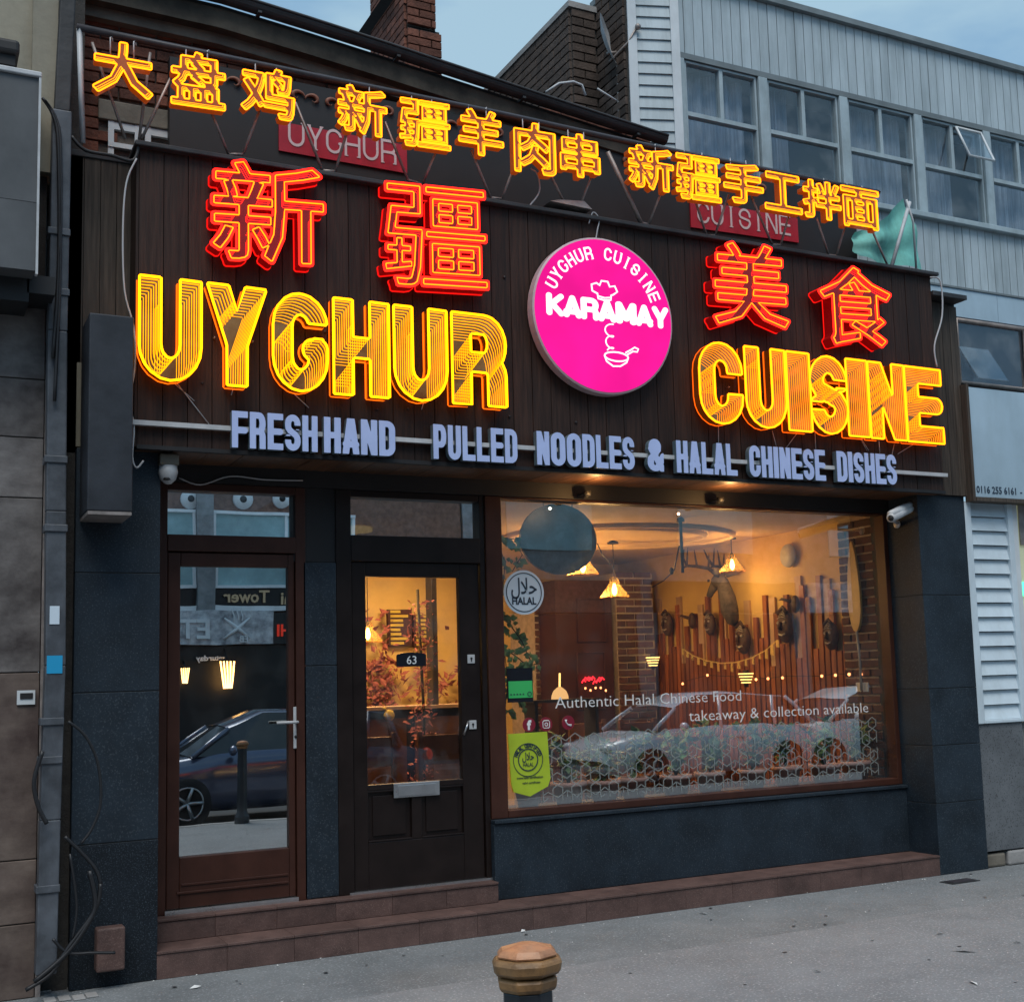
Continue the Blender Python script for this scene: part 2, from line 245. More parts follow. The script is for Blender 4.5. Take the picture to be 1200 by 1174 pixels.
# ------------------------------------------------------------------ mesh helpers
class MB:
    def __init__(s): s.v = []; s.f = []; s.sm = []
    def add(s, vs, fs, smooth=False):
        o = len(s.v); s.v += [tuple(v) for v in vs]; s.f += [tuple(i+o for i in f) for f in fs]; s.sm += [smooth]*len(fs); return s
    def box(s, x0, x1, y0, y1, z0, z1):
        return s.hexa([(x0, y0, z0), (x1, y0, z0), (x1, y1, z0), (x0, y1, z0), (x0, y0, z1), (x1, y0, z1), (x1, y1, z1), (x0, y1, z1)])
    def hexa(s, c): return s.add(c, [(0, 3, 2, 1), (4, 5, 6, 7), (0, 1, 5, 4), (1, 2, 6, 5), (2, 3, 7, 6), (3, 0, 4, 7)])
    def tube(s, pts, r, n=6, closed=False, taper=None, smooth=True):
        pts = [Vector(p) for p in pts]; m = len(pts); vs = []; prev = None
        for i, p in enumerate(pts):
            a = pts[(i-1) % m] if (closed or i > 0) else p; b = pts[(i+1) % m] if (closed or i < m-1) else p
            t = (b-a); t = t.normalized() if t.length > 1e-9 else Vector((0, 0, 1))
            h = prev if prev is not None else (Vector((0, 1, 0)) if abs(t.y) < .9 else Vector((1, 0, 0)))
            e = h-t*h.dot(t)
            if e.length < 1e-6: e = t.orthogonal()
            e.normalize(); g = t.cross(e); prev = e
            rr = r*(taper[i] if taper else 1)
            vs += [p+(e*math.cos(2*math.pi*k/n)+g*math.sin(2*math.pi*k/n))*rr for k in range(n)]
        fs = []
        for i in range(m if closed else m-1):
            j = (i+1) % m
            for k in range(n): fs.append((i*n+k, i*n+(k+1) % n, j*n+(k+1) % n, j*n+k))
        if not closed: fs += [tuple(range(n-1, -1, -1)), tuple(range((m-1)*n, m*n))]
        return s.add(vs, fs, smooth)
    def lathe(s, prof, c=(0, 0, 0), n=20, axis='z', smooth=True, sx=1, sy=1, cap=True):
        vs = []
        for r, z in prof:
            for k in range(n):
                a = 2*math.pi*k/n; x, y = r*math.cos(a)*sx, r*math.sin(a)*sy
                vs.append((c[0]+x, c[1]+y, c[2]+z) if axis == 'z' else ((c[0]+x, c[1]+z, c[2]+y) if axis == 'y' else (c[0]+z, c[1]+x, c[2]+y)))
        m = len(prof); fs = [(i*n+k, i*n+(k+1) % n, (i+1)*n+(k+1) % n, (i+1)*n+k) for i in range(m-1) for k in range(n)]
        if cap: fs += [tuple(range(n-1, -1, -1)), tuple(range((m-1)*n, m*n))]
        return s.add(vs, fs, smooth)
    def ball(s, c, r, n=12, m=8, sc=(1, 1, 1)):
        vs = []; fs = []
        for i in range(m+1):
            t = math.pi*i/m
            for k in range(n):
                a = 2*math.pi*k/n; vs.append((c[0]+r*sc[0]*math.sin(t)*math.cos(a), c[1]+r*sc[1]*math.sin(t)*math.sin(a), c[2]+r*sc[2]*math.cos(t)))
        for i in range(m):
            for k in range(n): fs.append((i*n+k, (i+1)*n+k, (i+1)*n+(k+1) % n, i*n+(k+1) % n))
        return s.add(vs, fs, True)
    def quadbox(s, a, b, c, dd, th):      # a quad given by 4 points, given thickness along its normal (backwards)
        a, b, c, dd = map(Vector, (a, b, c, dd)); n = (b-a).cross(dd-a).normalized()*th
        return s.hexa([a, b, b+n, a+n, dd, c, c+n, dd+n])
    def prism(s, loop, y0, y1):            # polygon in xz
        n = len(loop); vs = [(x, y0, z) for x, z in loop]+[(x, y1, z) for x, z in loop]
        return s.add(vs, [tuple(range(n)), tuple(range(2*n-1, n-1, -1))]+[(i, i+n, (i+1) % n+n, (i+1) % n) for i in range(n)])
    def mesh(s, name, m, o=(0, 0, 0)):
        me = bpy.data.meshes.new(name); me.from_pydata([(v[0]-o[0], v[1]-o[1], v[2]-o[2]) for v in s.v], [], s.f)
        me.polygons.foreach_set('use_smooth', s.sm)
        bm = bmesh.new(); bm.from_mesh(me); bmesh.ops.recalc_face_normals(bm, faces=bm.faces); bm.to_mesh(me); bm.free()
        if m: me.materials.append(M[m] if isinstance(m, str) else m)
        return me
    def build(s, name, m, parent=None, bevel=0, **kw):
        o0 = origin(parent) if parent else Vector((0, 0, 0))
        o = bpy.data.objects.new(name, s.mesh(name, m, o0)); COL.objects.link(o); o.parent = parent
        if bevel:
            b = o.modifiers.new('bevel', 'BEVEL'); b.width = bevel; b.segments = 3 if bevel > .006 else 2; b.limit_method = 'ANGLE'; b.angle_limit = R_(40)
        if kw: tag(o, **kw)
        return o
def origin(o):
    v = Vector((0, 0, 0))
    while o: v += o.location; o = o.parent
    return v
def tag(o, label=None, cat=None, group=None, kind=None):
    if label: o['label'] = label
    if cat: o['category'] = cat
    if group: o['group'] = group
    if kind: o['kind'] = kind
    return o
def thing(name, label, cat, loc=(0, 0, 0), group=None):
    o = bpy.data.objects.new(name, None); COL.objects.link(o); o.location = loc; o.empty_display_size = .1
    return tag(o, label, cat, group)
def inst(name, me, parent, loc, rot=None, scale=None, **kw):     # a piece sharing its mesh; loc in world
    o = bpy.data.objects.new(name, me); COL.objects.link(o); o.parent = parent; o.location = Vector(loc)-(origin(parent) if parent else Vector())
    if rot is not None: o.rotation_euler = rot
    if scale is not None: o.scale = scale
    if kw: tag(o, **kw)
    return o
def dup(root, loc, rz=0, label=None, group=None):
    r = root.copy(); COL.objects.link(r); r.location = loc; r.rotation_euler = (0, 0, rz)
    if label: r['label'] = label
    if group: r['group'] = group
    for ch in list(root.children):
        c = ch.copy(); COL.objects.link(c); c.parent = r
        for g in list(ch.children):
            e = g.copy(); COL.objects.link(e); e.parent = c
    return r
def unit(mname, bev=.0):                  # unit cube mesh centred
    mb = MB(); mb.box(-.5, .5, -.5, .5, -.5, .5); return mb.mesh('unit_'+mname, mname)
# brick walls: mortar sheet + individual bricks proud of it
def brick_mesh(mname, L_=.215, D_=.02, H_=.065, seed=0):
    r = random.Random(seed); mb = MB(); j = lambda: r.uniform(-.003, .003); c = .003
    f = [(-L_/2+c+j()*.5, -D_, -H_/2+c), (L_/2-c, -D_+j()*.6, -H_/2+c+j()*.3), (L_/2-c+j()*.5, -D_, H_/2-c), (-L_/2+c, -D_+j()*.6, H_/2-c)]
    b = [(-L_/2, -D_+c+.001, -H_/2), (L_/2, -D_+c+.001, -H_/2), (L_/2, -D_+c+.001, H_/2), (-L_/2, -D_+c+.001, H_/2)]
    k = [(x, .004, z) for x, y, z in b]
    mb.add(f+b+k, [(0, 1, 2, 3)]+[(i+4, (i+1) % 4+4, (i+1) % 4, i) for i in range(4)]+[(i+8, (i+1) % 4+8, (i+1) % 4+4, i+4) for i in range(4)])
    return mb.mesh('brick', mname)
BM = {}
def brick_wall(org, ux, W, H, mname, parent, maxp=300, holes=(), near=None, joint=.01, partname='brick', bl=.225, chh=.075, hh=1.):
    """org = lower-left corner on the face, ux = unit direction along the wall (face normal is ux x z)"""
    org = Vector(org); ux = Vector(ux).normalized(); uz = Vector((0, 0, 1)); nrm = ux.cross(uz)  # outward
    if mname not in BM: BM[mname] = [brick_mesh(mname, seed=i) for i in range(4)]
    rz = math.atan2(ux.y, ux.x); lst = []
    for k in range(int(H/chh+.5)):
        z = (k+.5)*chh; off = (k % 2)*bl/2; i = -1
        while True:
            a = i*bl+off; b = a+bl; i += 1
            if a >= W: break
            a2, b2 = max(a, 0), min(b, W)
            if b2-a2 < .04: continue
            cx_ = (a2+b2)/2
            if any(h[0] < cx_ < h[1] and h[2] < z < h[3] for h in holes): continue
            lst.append((org+ux*cx_+uz*z, (b2-a2-joint)/.215))
    if near is not None: lst.sort(key=lambda q: (q[0]-Vector(near)).length)
    for p, sx in lst[:maxp]:
        o = inst(partname, BM[mname][rnd.randrange(4)], parent, p+nrm*rnd.uniform(0, .003), (0, 0, rz), (sx, 1, hh))
    rest = lst[maxp:]
    if rest:
        mb = MB(); rot = Matrix.Rotation(rz, 3, 'Z')
        for p, sx in rest:
            me = BM[mname][rnd.randrange(4)]
            vs = [rot @ Vector((v.co.x*sx, v.co.y, v.co.z*hh))+p for v in me.vertices]
            mb.add(vs, [tuple(f.vertices) for f in me.polygons])
        mb.build('far_bricks', mname, parent, kind='stuff')
# ------------------------------------------------------------------ glyphs: thick strokes -> contours (letters are cut shapes)
def arc(cx, cy, rx, ry, a0, a1, n=10): return [(cx+rx*math.cos(R_(a0+(a1-a0)*i/n)), cy+ry*math.sin(R_(a0+(a1-a0)*i/n))) for i in range(n+1)]
def strokes(ch, w, a):
    l, r, b, t = a, w-a, a, 1-a; c = w/2; q = max((r-l)/2, .01); m = .5; qy = min(q*1.15, .3)
    top = arc(c, t-qy, q, qy, 0, 180); bot = arc(c, b+qy, q, qy, 180, 360)
    D = {
     'U': [[(l, 1.3)]+bot+[(r, 1.3)]], 'Y': [[(l-.02, 1.06), (c, .42)], [(r+.02, 1.06), (c, .42)], [(c, .45), (c, -.3)]],
     'G': [[(r, .64)]+top+bot+[(r, .44)], [(r-.07, .43), (r, .43)]], 'H': [[(l, -.3), (l, 1.3)], [(r, -.3), (r, 1.3)], [(l, m), (r, m)]],
     'R': [[(l, -.3), (l, 1.3)], [(l, t), (r-q*.7, t)]+arc(r-q*.7, (t+.47)/2, q*.7, (t-.47)/2, 90, -90)+[(l, .47)], [(r-q*.7, .47)]+arc(r-q*.6, .33, q*.6, .14, 90, 0, 5)+[(r, -.3)]],
     'C': [[(r, .62)]+top+bot+[(r, .38)]], 'I': [[(c, -.3), (c, 1.3)]],
     'S': [[(r, .66)]+top+[(l, .70), (l+.01, .62), (l+.06, .55), (r-.06, .44), (r-.01, .37), (r, .30)]+bot[::-1][0:]+[(l, .36)]],
     'N': [[(l, -.3), (l, 1.3)], [(r, -.3), (r, 1.3)], [(l*.9, 1.02), (w-l*.9, -.02)]],
     'E': [[(l, -.3), (l, 1.3)], [(l, b), (w+.3, b)], [(l, m), (r, m)], [(l, t), (w+.3, t)]],
     'F': [[(l, -.3), (l, 1.3)], [(l, m-.02), (r, m-.02)], [(l, t), (w+.3, t)]], 'L': [[(l, -.3), (l, 1.3)], [(l, b), (w+.3, b)]],
     'D': [[(l, -.3), (l, 1.3)], [(l, t), (r-q, t)]+arc(r-q, t-qy, q, qy, 90, 0)+arc(r-q, b+qy, q, qy, 0, -90)+[(l, b)]],
     'A': [[(l*.75, -.12), (c, 1.12)], [(w-l*.75, -.12), (c, 1.12)], [(l, .27), (r, .27)]],
     'P': [[(l, -.3), (l, 1.3)], [(l, t), (r-q*.7, t)]+arc(r-q*.7, (t+.42)/2, q*.7, (t-.42)/2, 90, -90)+[(l, .42)]],
     'O': [top+bot+[(r, t-qy)]], 'K': [[(l, -.3), (l, 1.3)], [(w+.05, 1.1), (l, .42)], [(l+.1, .55), (w+.03, -.12)]],
     'M': [[(l, -.3), (l, 1.3)], [(r, -.3), (r, 1.3)], [(l, 1.0), (c, .25), (r, 1.0)]],
     '&': [[(w+.02, -.05), (l+.03, .68)]+arc(c-.01, .76, q*.62, .24-a, 190, 0, 8)+[(c+q*.5, .66), (l+.01, .38)]+arc(c-.01, .25, q*.95, .25-a, 160, 300, 8)+[(w, .48)]],
     'X': [[(0, -.1), (w, 1.1)], [(w, -.1), (0, 1.1)]], 'T': [[(c, -.3), (c, 1.3)], [(-.3, t), (w+.3, t)]],
    }
    return D[ch]
_gc = {}
def glyph(ch, w=.62, a=.115, serif=0, n=72, clip=True):
    key = (ch, w, a, serif, clip)
    if key in _gc: return _gc[key]
    pad = .05; h = 1/n; nx = int((w+2*pad)/h)+2; ny = int((1+2*pad)/h)+2
    X, Y = np.meshgrid(-pad+np.arange(nx)*h, -pad+np.arange(ny)*h)
    Dm = np.full_like(X, 9.)
    st = strokes(ch, w, a)
    for s in st:
        for (x0, y0), (x1, y1) in zip(s[:-1], s[1:]):
            if not clip: y0, y1 = min(max(y0, a), 1-a), min(max(y1, a), 1-a); x0, x1 = min(max(x0, a), w-a), min(max(x1, a), w-a)
            dx, dy = x1-x0, y1-y0; q = dx*dx+dy*dy
            t = np.clip(((X-x0)*dx+(Y-y0)*dy)/q, 0, 1) if q > 0 else 0
            Dm = np.minimum(Dm, np.hypot(X-x0-t*dx, Y-y0-t*dy)-a)
    c_ = w/2
    cuts = {'G': [(c_+.02, 2, .55, .70)], 'C': [(c_+.02, 2, .375 if a > .08 else .33, .625 if a > .08 else .67)], 'S': [(c_+.015, 2, .60, .70), (-1, c_-.015, .30, .40)]}.get(ch, [])
    for (xa, xb, ya, yb) in (cuts if a >= .08 or ch in 'CG' else []): Dm = np.maximum(Dm, -np.maximum(np.maximum(xa-X, X-xb), np.maximum(ya-Y, Y-yb)))
    if serif:
        for s in st:
            for e in (s[0], s[-1]):
                if e[1] < 0 or e[1] > 1:
                    yy = .02 if e[1] < 0 else .98; xx = min(max(e[0], a), w-a)
                    Dm = np.minimum(Dm, np.maximum(np.abs(X-xx)-a-serif, np.abs(Y-yy)-.022))
    if clip: Dm = np.maximum(Dm, np.maximum(np.maximum(-X, X-w), np.maximum(-Y, Y-1)))
    _gc[key] = march(Dm, -pad, -pad, h); return _gc[key]
def march(Dm, ox, oy, h):
    ny, nx = Dm.shape; I = Dm < 0; seg = {}
    code = I[:-1, :-1]*1+I[:-1, 1:]*2+I[1:, 1:]*4+I[1:, :-1]*8
    tab = {1: [(3, 0)], 2: [(0, 1)], 3: [(3, 1)], 4: [(1, 2)], 5: [(3, 2), (1, 0)], 6: [(0, 2)], 7: [(3, 2)], 8: [(2, 3)], 9: [(2, 0)], 10: [(0, 3), (2, 1)], 11: [(2, 1)], 12: [(1, 3)], 13: [(1, 0)], 14: [(0, 3)]}
    def key(i, j, e): return (i, j, 0) if e == 0 else ((i, j+1, 1) if e == 1 else ((i+1, j, 0) if e == 2 else (i, j, 1)))
    def pos(k):
        i, j, t = k; a = Dm[i, j]; b = Dm[i, j+1] if t == 0 else Dm[i+1, j]; u = a/(a-b)
        return (ox+(j+(u if t == 0 else 0))*h, oy+(i+(u if t else 0))*h)
    for i, j in zip(*np.nonzero((code > 0) & (code < 15))):
        for e0, e1 in tab[int(code[i, j])]: seg[key(i, j, e0)] = key(i, j, e1)
    loops = []
    while seg:
        k0, k = seg.popitem(); lp = [k0]
        while k != k0 and k in seg: lp.append(k); k = seg.pop(k)
        if len(lp) > 6: loops.append(simplify([pos(q) for q in lp], h*.22))
    return [l for l in loops if len(l) > 2]
def simplify(p, eps):
    def dp(a):
        if len(a) < 3: return a
        p0, p1 = np.array(a[0]), np.array(a[-1]); d = p1-p0; n = math.hypot(*d); A = np.array(a)
        D = np.abs(d[0]*(A[:, 1]-p0[1])-d[1]*(A[:, 0]-p0[0]))/n if n > 1e-9 else np.hypot(*(A-p0).T)
        i = int(D.argmax())
        return dp(a[:i+1])[:-1]+dp(a[i:]) if D[i] > eps else [a[0], a[-1]]
    k = len(p)//2; return dp(p[:k+1])[:-1]+dp(p[k:]+[p[0]])[:-1]
def font_mesh(text, bold=0., res=3, extrude=0., space=1.0):
    c = bpy.data.curves.new('tmp', 'FONT'); c.body = text; c.offset = bold; c.resolution_u = res; c.extrude = extrude; c.space_character = space
    o = bpy.data.objects.new('tmp', c); COL.objects.link(o); dg = bpy.context.evaluated_depsgraph_get(); dg.update()
    me = bpy.data.meshes.new_from_object(o.evaluated_get(dg)); bpy.data.objects.remove(o); bpy.data.curves.remove(c); return me
def font_loops(text, bold=0., n=104, ref=None):
    """outline of a character, thickened evenly by bold: distance field over its triangles, then contoured"""
    me = font_mesh(text, 0, 2); V = np.array([(v.co.x, v.co.y) for v in me.vertices]); lo, hi = V.min(0), V.max(0); V = (V-lo)/(hi-lo).max()
    W_, H_ = V.max(0); pad = bold+.03; h = 1/n; xs = np.arange(-pad, W_+pad+h, h); ys = np.arange(-pad, H_+pad+h, h); X, Y = np.meshgrid(xs, ys)
    I = np.zeros(X.shape, bool); cnt = {}
    for f in me.polygons:
        vs = list(f.vertices)
        for a, b in zip(vs, vs[1:]+vs[:1]): k = (min(a, b), max(a, b)); cnt[k] = cnt.get(k, 0)+1
        for q in range(1, len(vs)-1):
            A, B, C_ = V[vs[0]], V[vs[q]], V[vs[q+1]]
            s1 = (B[0]-A[0])*(Y-A[1])-(B[1]-A[1])*(X-A[0]); s2 = (C_[0]-B[0])*(Y-B[1])-(C_[1]-B[1])*(X-B[0]); s3 = (A[0]-C_[0])*(Y-C_[1])-(A[1]-C_[1])*(X-C_[0])
            I |= ((s1 >= 0) & (s2 >= 0) & (s3 >= 0)) | ((s1 <= 0) & (s2 <= 0) & (s3 <= 0))
    D2 = np.full(X.shape, 9.)
    for (a, b), k in cnt.items():
        if k > 1: continue
        A, B = V[a], V[b]; dx, dy = B-A; q = dx*dx+dy*dy
        if q < 1e-12: continue
        t = np.clip(((X-A[0])*dx+(Y-A[1])*dy)/q, 0, 1); D2 = np.minimum(D2, (X-A[0]-t*dx)**2+(Y-A[1]-t*dy)**2)
    D_ = np.sqrt(D2); D_[I] *= -1; bpy.data.meshes.remove(me)
    if ref is None: return march(D_-bold, xs[0], ys[0], h)
    return [[((x+ref)/(W_+2*ref), (y+ref)/(H_+2*ref)) for x, y in l] for l in march(D_-bold, xs[0], ys[0], h)]
def norm(loops, w=None):
    A = np.array([p for l in loops for p in l]); lo = A.min(0); hi = A.max(0)
    return [[((x-lo[0])/(hi[0]-lo[0]), (y-lo[1])/(hi[1]-lo[1])) for x, y in l] for l in loops], (hi[0]-lo[0])/(hi[1]-lo[1])
def solid(loops3, th, name, m, parent, nrm=(0, -1, 0), y=None, bev=0):
    """loops3: loops of (x,z) world on plane y (front face); body goes back by th"""
    c = bpy.data.curves.new('tmp', 'CURVE'); c.dimensions = '2D'; c.fill_mode = 'BOTH'; c.extrude = th/2; c.bevel_depth = bev; c.bevel_resolution = 1; c.offset = -bev
    for l in loops3:
        s = c.splines.new('POLY'); s.points.add(len(l)-1); s.use_cyclic_u = True
        for i, (x, z) in enumerate(l): s.points[i].co = (x, z, 0, 1)
    o = bpy.data.objects.new('tmp', c); COL.objects.link(o); dg = bpy.context.evaluated_depsgraph_get(); dg.update()
    me = bpy.data.meshes.new_from_object(o.evaluated_get(dg)); bpy.data.objects.remove(o); bpy.data.curves.remove(c)
    o0 = origin(parent) if parent else Vector()
    yc = y+th/2
    me.transform(Matrix(((1, 0, 0, -o0.x), (0, 0, -1, yc-o0.y), (0, 1, 0, -o0.z), (0, 0, 0, 1))))
    me.polygons.foreach_set('use_smooth', [False]*len(me.polygons)); me.materials.clear(); me.materials.append(M[m]); ob = bpy.data.objects.new(name, me); COL.objects.link(ob); ob.parent = parent; return ob
def inside(pts, loops):
    P_ = np.array(pts); x, y = P_[:, 0], P_[:, 1]; c = np.zeros(len(P_), bool)
    for l in loops:
        A = np.array(l); B = np.roll(A, -1, 0)
        for (x0, y0), (x1, y1) in zip(A, B):
            if y0 == y1: continue
            k = ((y0 > y) != (y1 > y)) & (x < (x1-x0)*(y-y0)/(y1-y0)+x0); c ^= k
    return c
def resample(l, ds):
    out = []
    for (x0, y0), (x1, y1) in zip(l, l[1:]+l[:1]):
        n = max(1, int(math.hypot(x1-x0, y1-y0)/ds)); out += [(x0+(x1-x0)*i/n, y0+(y1-y0)*i/n) for i in range(n)]
    return out
def tube_loops(mb, loops, y, r, n=5):
    for l in loops: mb.tube([(x, y, z) for x, z in l], r, n, closed=True, smooth=True)
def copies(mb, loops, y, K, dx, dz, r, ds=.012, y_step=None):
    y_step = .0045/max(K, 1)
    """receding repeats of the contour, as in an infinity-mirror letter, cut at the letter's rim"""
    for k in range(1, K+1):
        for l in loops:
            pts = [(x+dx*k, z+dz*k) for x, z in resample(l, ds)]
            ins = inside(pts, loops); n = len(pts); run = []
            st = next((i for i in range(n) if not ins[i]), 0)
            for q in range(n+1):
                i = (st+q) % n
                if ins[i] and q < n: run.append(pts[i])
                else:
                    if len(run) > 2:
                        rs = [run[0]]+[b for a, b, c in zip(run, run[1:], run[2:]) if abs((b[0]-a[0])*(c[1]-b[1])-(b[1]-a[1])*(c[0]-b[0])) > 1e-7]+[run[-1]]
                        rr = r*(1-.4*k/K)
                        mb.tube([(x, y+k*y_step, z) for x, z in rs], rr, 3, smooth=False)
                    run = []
def place(loops, X0, X1, Z0, Z1, shear=0.):    # unit loops -> world xz
    return [[(X0+(X1-X0)*x, Z0+(Z1-Z0)*y+shear*x) for x, y in l] for l in loops]
def text_flat(text, p0, h, y, name, m, parent, th=.002, bold=0., width=None, align='LEFT', space=1., flip=False):
    me = font_mesh(text, bold, 2, .5, space); A = np.array([v.co[:] for v in me.vertices]); lo, hi = A.min(0), A.max(0); s = h/.70; sx = width/(hi[0]-lo[0]) if width else s
    off = {'LEFT': 0, 'CENTER': -(hi[0]-lo[0])/2*sx}[align]; o0 = origin(parent)
    for v in me.vertices:
        x = p0[0]+off+(v.co.x-lo[0])*sx
        if flip: x = 2*p0[0]-x
        v.co = (x-o0.x, y+(.5-v.co.z)*th-o0.y, p0[1]+v.co.y*s-o0.z)
    if flip: me.flip_normals()
    me.polygons.foreach_set('use_smooth', [False]*len(me.polygons)); me.materials.clear(); me.materials.append(M[m]); ob = bpy.data.objects.new(name, me); COL.objects.link(ob); ob.parent = parent
    if len(text) > 1: ob['kind'] = 'stuff'
    return ob
# ================================================================== SETTING
def struct(name, mb, m, **k): return tag(mb.build(name, m, **k), kind='structure')
mb = MB(); mb.box(-60, 90, -60, 80, -.3, -.125); struct('road', mb, 'road')
mb = MB(); mb.box(-30, 60, -7.35, 1.2, -.12, 0); struct('pavement', mb, 'asphalt')
a = PZ(800, 1112); b = PZ(1200, 1052)
mb = MB(); mb.add([(-3, -7.3, .004), (14, -7.3, .004), (14, a.y, .004), (-3, a.y, .004)], [(0, 1, 2, 3)]); struct('trench_patch', mb, 'asphalt_patch')
mb = MB(); mb.box(-30, 60, -22, -14.2, -.12, 0); struct('opposite_pavement', mb, 'asphalt')
kb = thing('kerb', 'grey kerb of separate stones along the near edge of the road', 'kerb'); 
mb = MB(); mb.box(-.45, .45, -.075, .075, -.13, .005); kme = mb.mesh('kerbstone', 'kerbstone')
for i in range(24): inst('kerbstone', kme, kb, (-4+i*.915, -7.425, 0))
kb['kind'] = 'structure'; del kb['category']
cr = thing('manhole_cover', 'small rectangular iron cover flush with the pavement by the right pier', 'cover', PZ(1120, 1036))
mb = MB(); o_ = PZ(1125, 1032); mb.box(o_.x-.16, o_.x+.12, o_.y-.09, o_.y+.05, 0, .006); mb.build('plate', 'gutter', cr)
mb = MB(); mb.box(o_.x-.13, o_.x+.09, o_.y-.07, o_.y+.03, .006, .009); mb.build('lid', 'strut_dark', cr)
# painted setts at bottom left
st = thing('sett_strip', 'short strip of pale worn setts let into the asphalt at the wall foot', 'paving', PZ(75, 1160)); st['kind'] = 'structure'; del st['category']
for i, (u, v) in enumerate([(52, 1160), (68, 1157), (84, 1156), (99, 1154), (112, 1152), (58, 1172), (75, 1170), (92, 1169), (107, 1166)]):
    p = PZ(u, v); mb = MB(); mb.box(p.x-.03, p.x+.03, p.y-.06, p.y+.05, 0, .009); mb.build('sett', 'kerbstone', st, bevel=.004)
# ================================================================== RESTAURANT
XL, XR = 1.17, 7.42; ZB0, ZB1 = 3.02, 4.83
rb = thing('restaurant_building', 'old dark brick restaurant house with granite clad ground floor and flat roof', 'building', (1.0, .5, 0))
def rect(u0, v0, u1, v1, y):
    a, b = P(u0, v0, y), P(u1, v1, y); return a.x, b.x, b.z, a.z
# upper brick wall of the old house
uw0, uw1 = .78, 5.06
mb = MB(); mb.box(uw0, uw1, .50, .75, 4.4, 5.6); wall = mb.build('upper_wall', 'mortar', rb)
wx0, wx1, wz0, wz1 = rect(126, 150, 200, 185, .5); wz0 = 4.75; wz1 = P(165, 150, .5).z
dk = P(198, 100, .5).x
brick_wall((uw0, .497, 4.5), (1, 0, 0), uw1-uw0, 1.35, 'brick_red', wall, 300, holes=[(wx0-uw0, wx1-uw0+.1, wz0-4.5-.3, wz1-4.5+.12), (dk-uw0+.15, 9, -1, .62)], near=(1.0, .5, 5.6))
mb = MB(); mb.box(wx0-.06, wx1+.12, .46, .52, wz1, wz1+.13); mb.build('lintel', 'lintel', rb, bevel=.008)
win = thing('window', None, None, (wx0, .5, wz0)); win.parent = rb; win.location = Vector((wx0, .5, wz0))-origin(rb)
mb = MB(); mb.box(wx0, wx1+.1, .52, .55, wz0-.2, wz1); mb.build('pane', 'curtain', win)
mb = MB()
for q in (0, .36, .5, 1): xx = wx0+(wx1+.06-wx0)*q; mb.box(xx, xx+.035, .47, .53, wz0-.2, wz1)
mb.box(wx0, wx1+.1, .472, .528, wz1-.05, wz1-.002); mb.box(wx0, wx1+.1, .462, .53, wz1-.17, wz1-.14); mb.build('sash', 'white_pvc', win)
# cornice, gutter
def sag(x):                       # the old gutter line sags to the right
    q = [(.6, 6.075), (1.7, 6.06), (2.55, 5.98), (3.85, 5.83), (5.06, 5.70)]
    for (a, za), (b, zb) in zip(q, q[1:]):
        if x <= b: return za+(zb-za)*(x-a)/(b-a)
    return q[-1][1]
def sagbox(mb, y0, y1, d0, d1, x0=.6, x1=5.06, n=8):
    for i in range(n):
        a, b = x0+(x1-x0)*i/n, x0+(x1-x0)*(i+1)/n; za, zb = sag(a), sag(b)
        mb.hexa([(a, y0, za+d0), (b, y0, zb+d0), (b, y1, zb+d0), (a, y1, za+d0), (a, y0, za+d1), (b, y0, zb+d1), (b, y1, zb+d1), (a, y1, za+d1)])
mb = MB(); sagbox(mb, .33, .62, -.20, -.07); mb.build('cornice', 'moss_stone', rb)
mb = MB(); sagbox(mb, .41, .62, -.27, -.20); mb.build('lower_cornice', 'lintel', rb)
mb = MB(); sagbox(mb, .36, 9, -.07, -.03); mb.build('roof', 'gutter', rb)
mb = MB(); pr = [(math.cos(R_(t))*.055, math.sin(R_(t))*.055) for t in range(180, 361, 20)]; n = len(pr); m_ = 9
mb.add([(.6+4.46*i/(m_-1), .285+py, sag(.6+4.46*i/(m_-1))+pz) for i in range(m_) for py, pz in pr], [(i*n+k, i*n+k+1, (i+1)*n+k+1, (i+1)*n+k) for i in range(m_-1) for k in range(n-1)])
for yy in (.23, .34): mb.tube([(.6+4.46*i/8, yy, sag(.6+4.46*i/8)) for i in range(9)], .010)
mb.build('gutter', 'gutter', rb)
for i in range(5):
    mb = MB(); x = 1.0+i*.95; mb.box(x-.012, x+.012, .24, .36, sag(x)-.065, sag(x)-.05); mb.build('gutter_bracket', 'gutter', rb)
mb = MB(); q0, q1, q2 = P(640, 108, .3), P(672, 96, .3), P(686, 112, .3); mb.tube([q0, P(655, 98, .3), q1, P(682, 100, .3), q2], .009); mb.tube([P(700, 104, .3), P(722, 118, .3)], .007); mb.build('bent_rod', 'white_metal', rb)
# chimney
cy_ = 2.4; ca, cb2 = P(477, 50, cy_), P(517, 50, cy_); ct = 8.2
ch = thing('chimney', None, None); ch.parent = rb; ch.location = Vector((ca.x, cy_, 6))-origin(rb)
zs = P(516, 38, cy_).z
cw = cb2.x-ca.x; cl = PX(436, 20, ca.x).y
mb = MB(); mb.box(ca.x+.012, cb2.x-.012, cy_+.012, cl, 5.9, zs); mb.box(ca.x+.012, cb2.x-.05, cy_+.012, cl, zs-.01, ct); mb.build('stack_core', 'mortar_dark', ch)
brick_wall((ca.x, cy_, 6.0), (1, 0, 0), cw, zs-6.0, 'brick_red', ch, 60, near=(ca.x, cy_, 7.2))
brick_wall((ca.x, cy_, zs+.01), (1, 0, 0), cw-.05, ct-zs, 'brick_red', ch, 60, near=(ca.x, cy_, 7.2))
brick_wall((ca.x, cl, 6.0), (0, -1, 0), cl-cy_, ct-6.0, 'brick_red', ch, 80, near=(ca.x, cy_, 7.4))
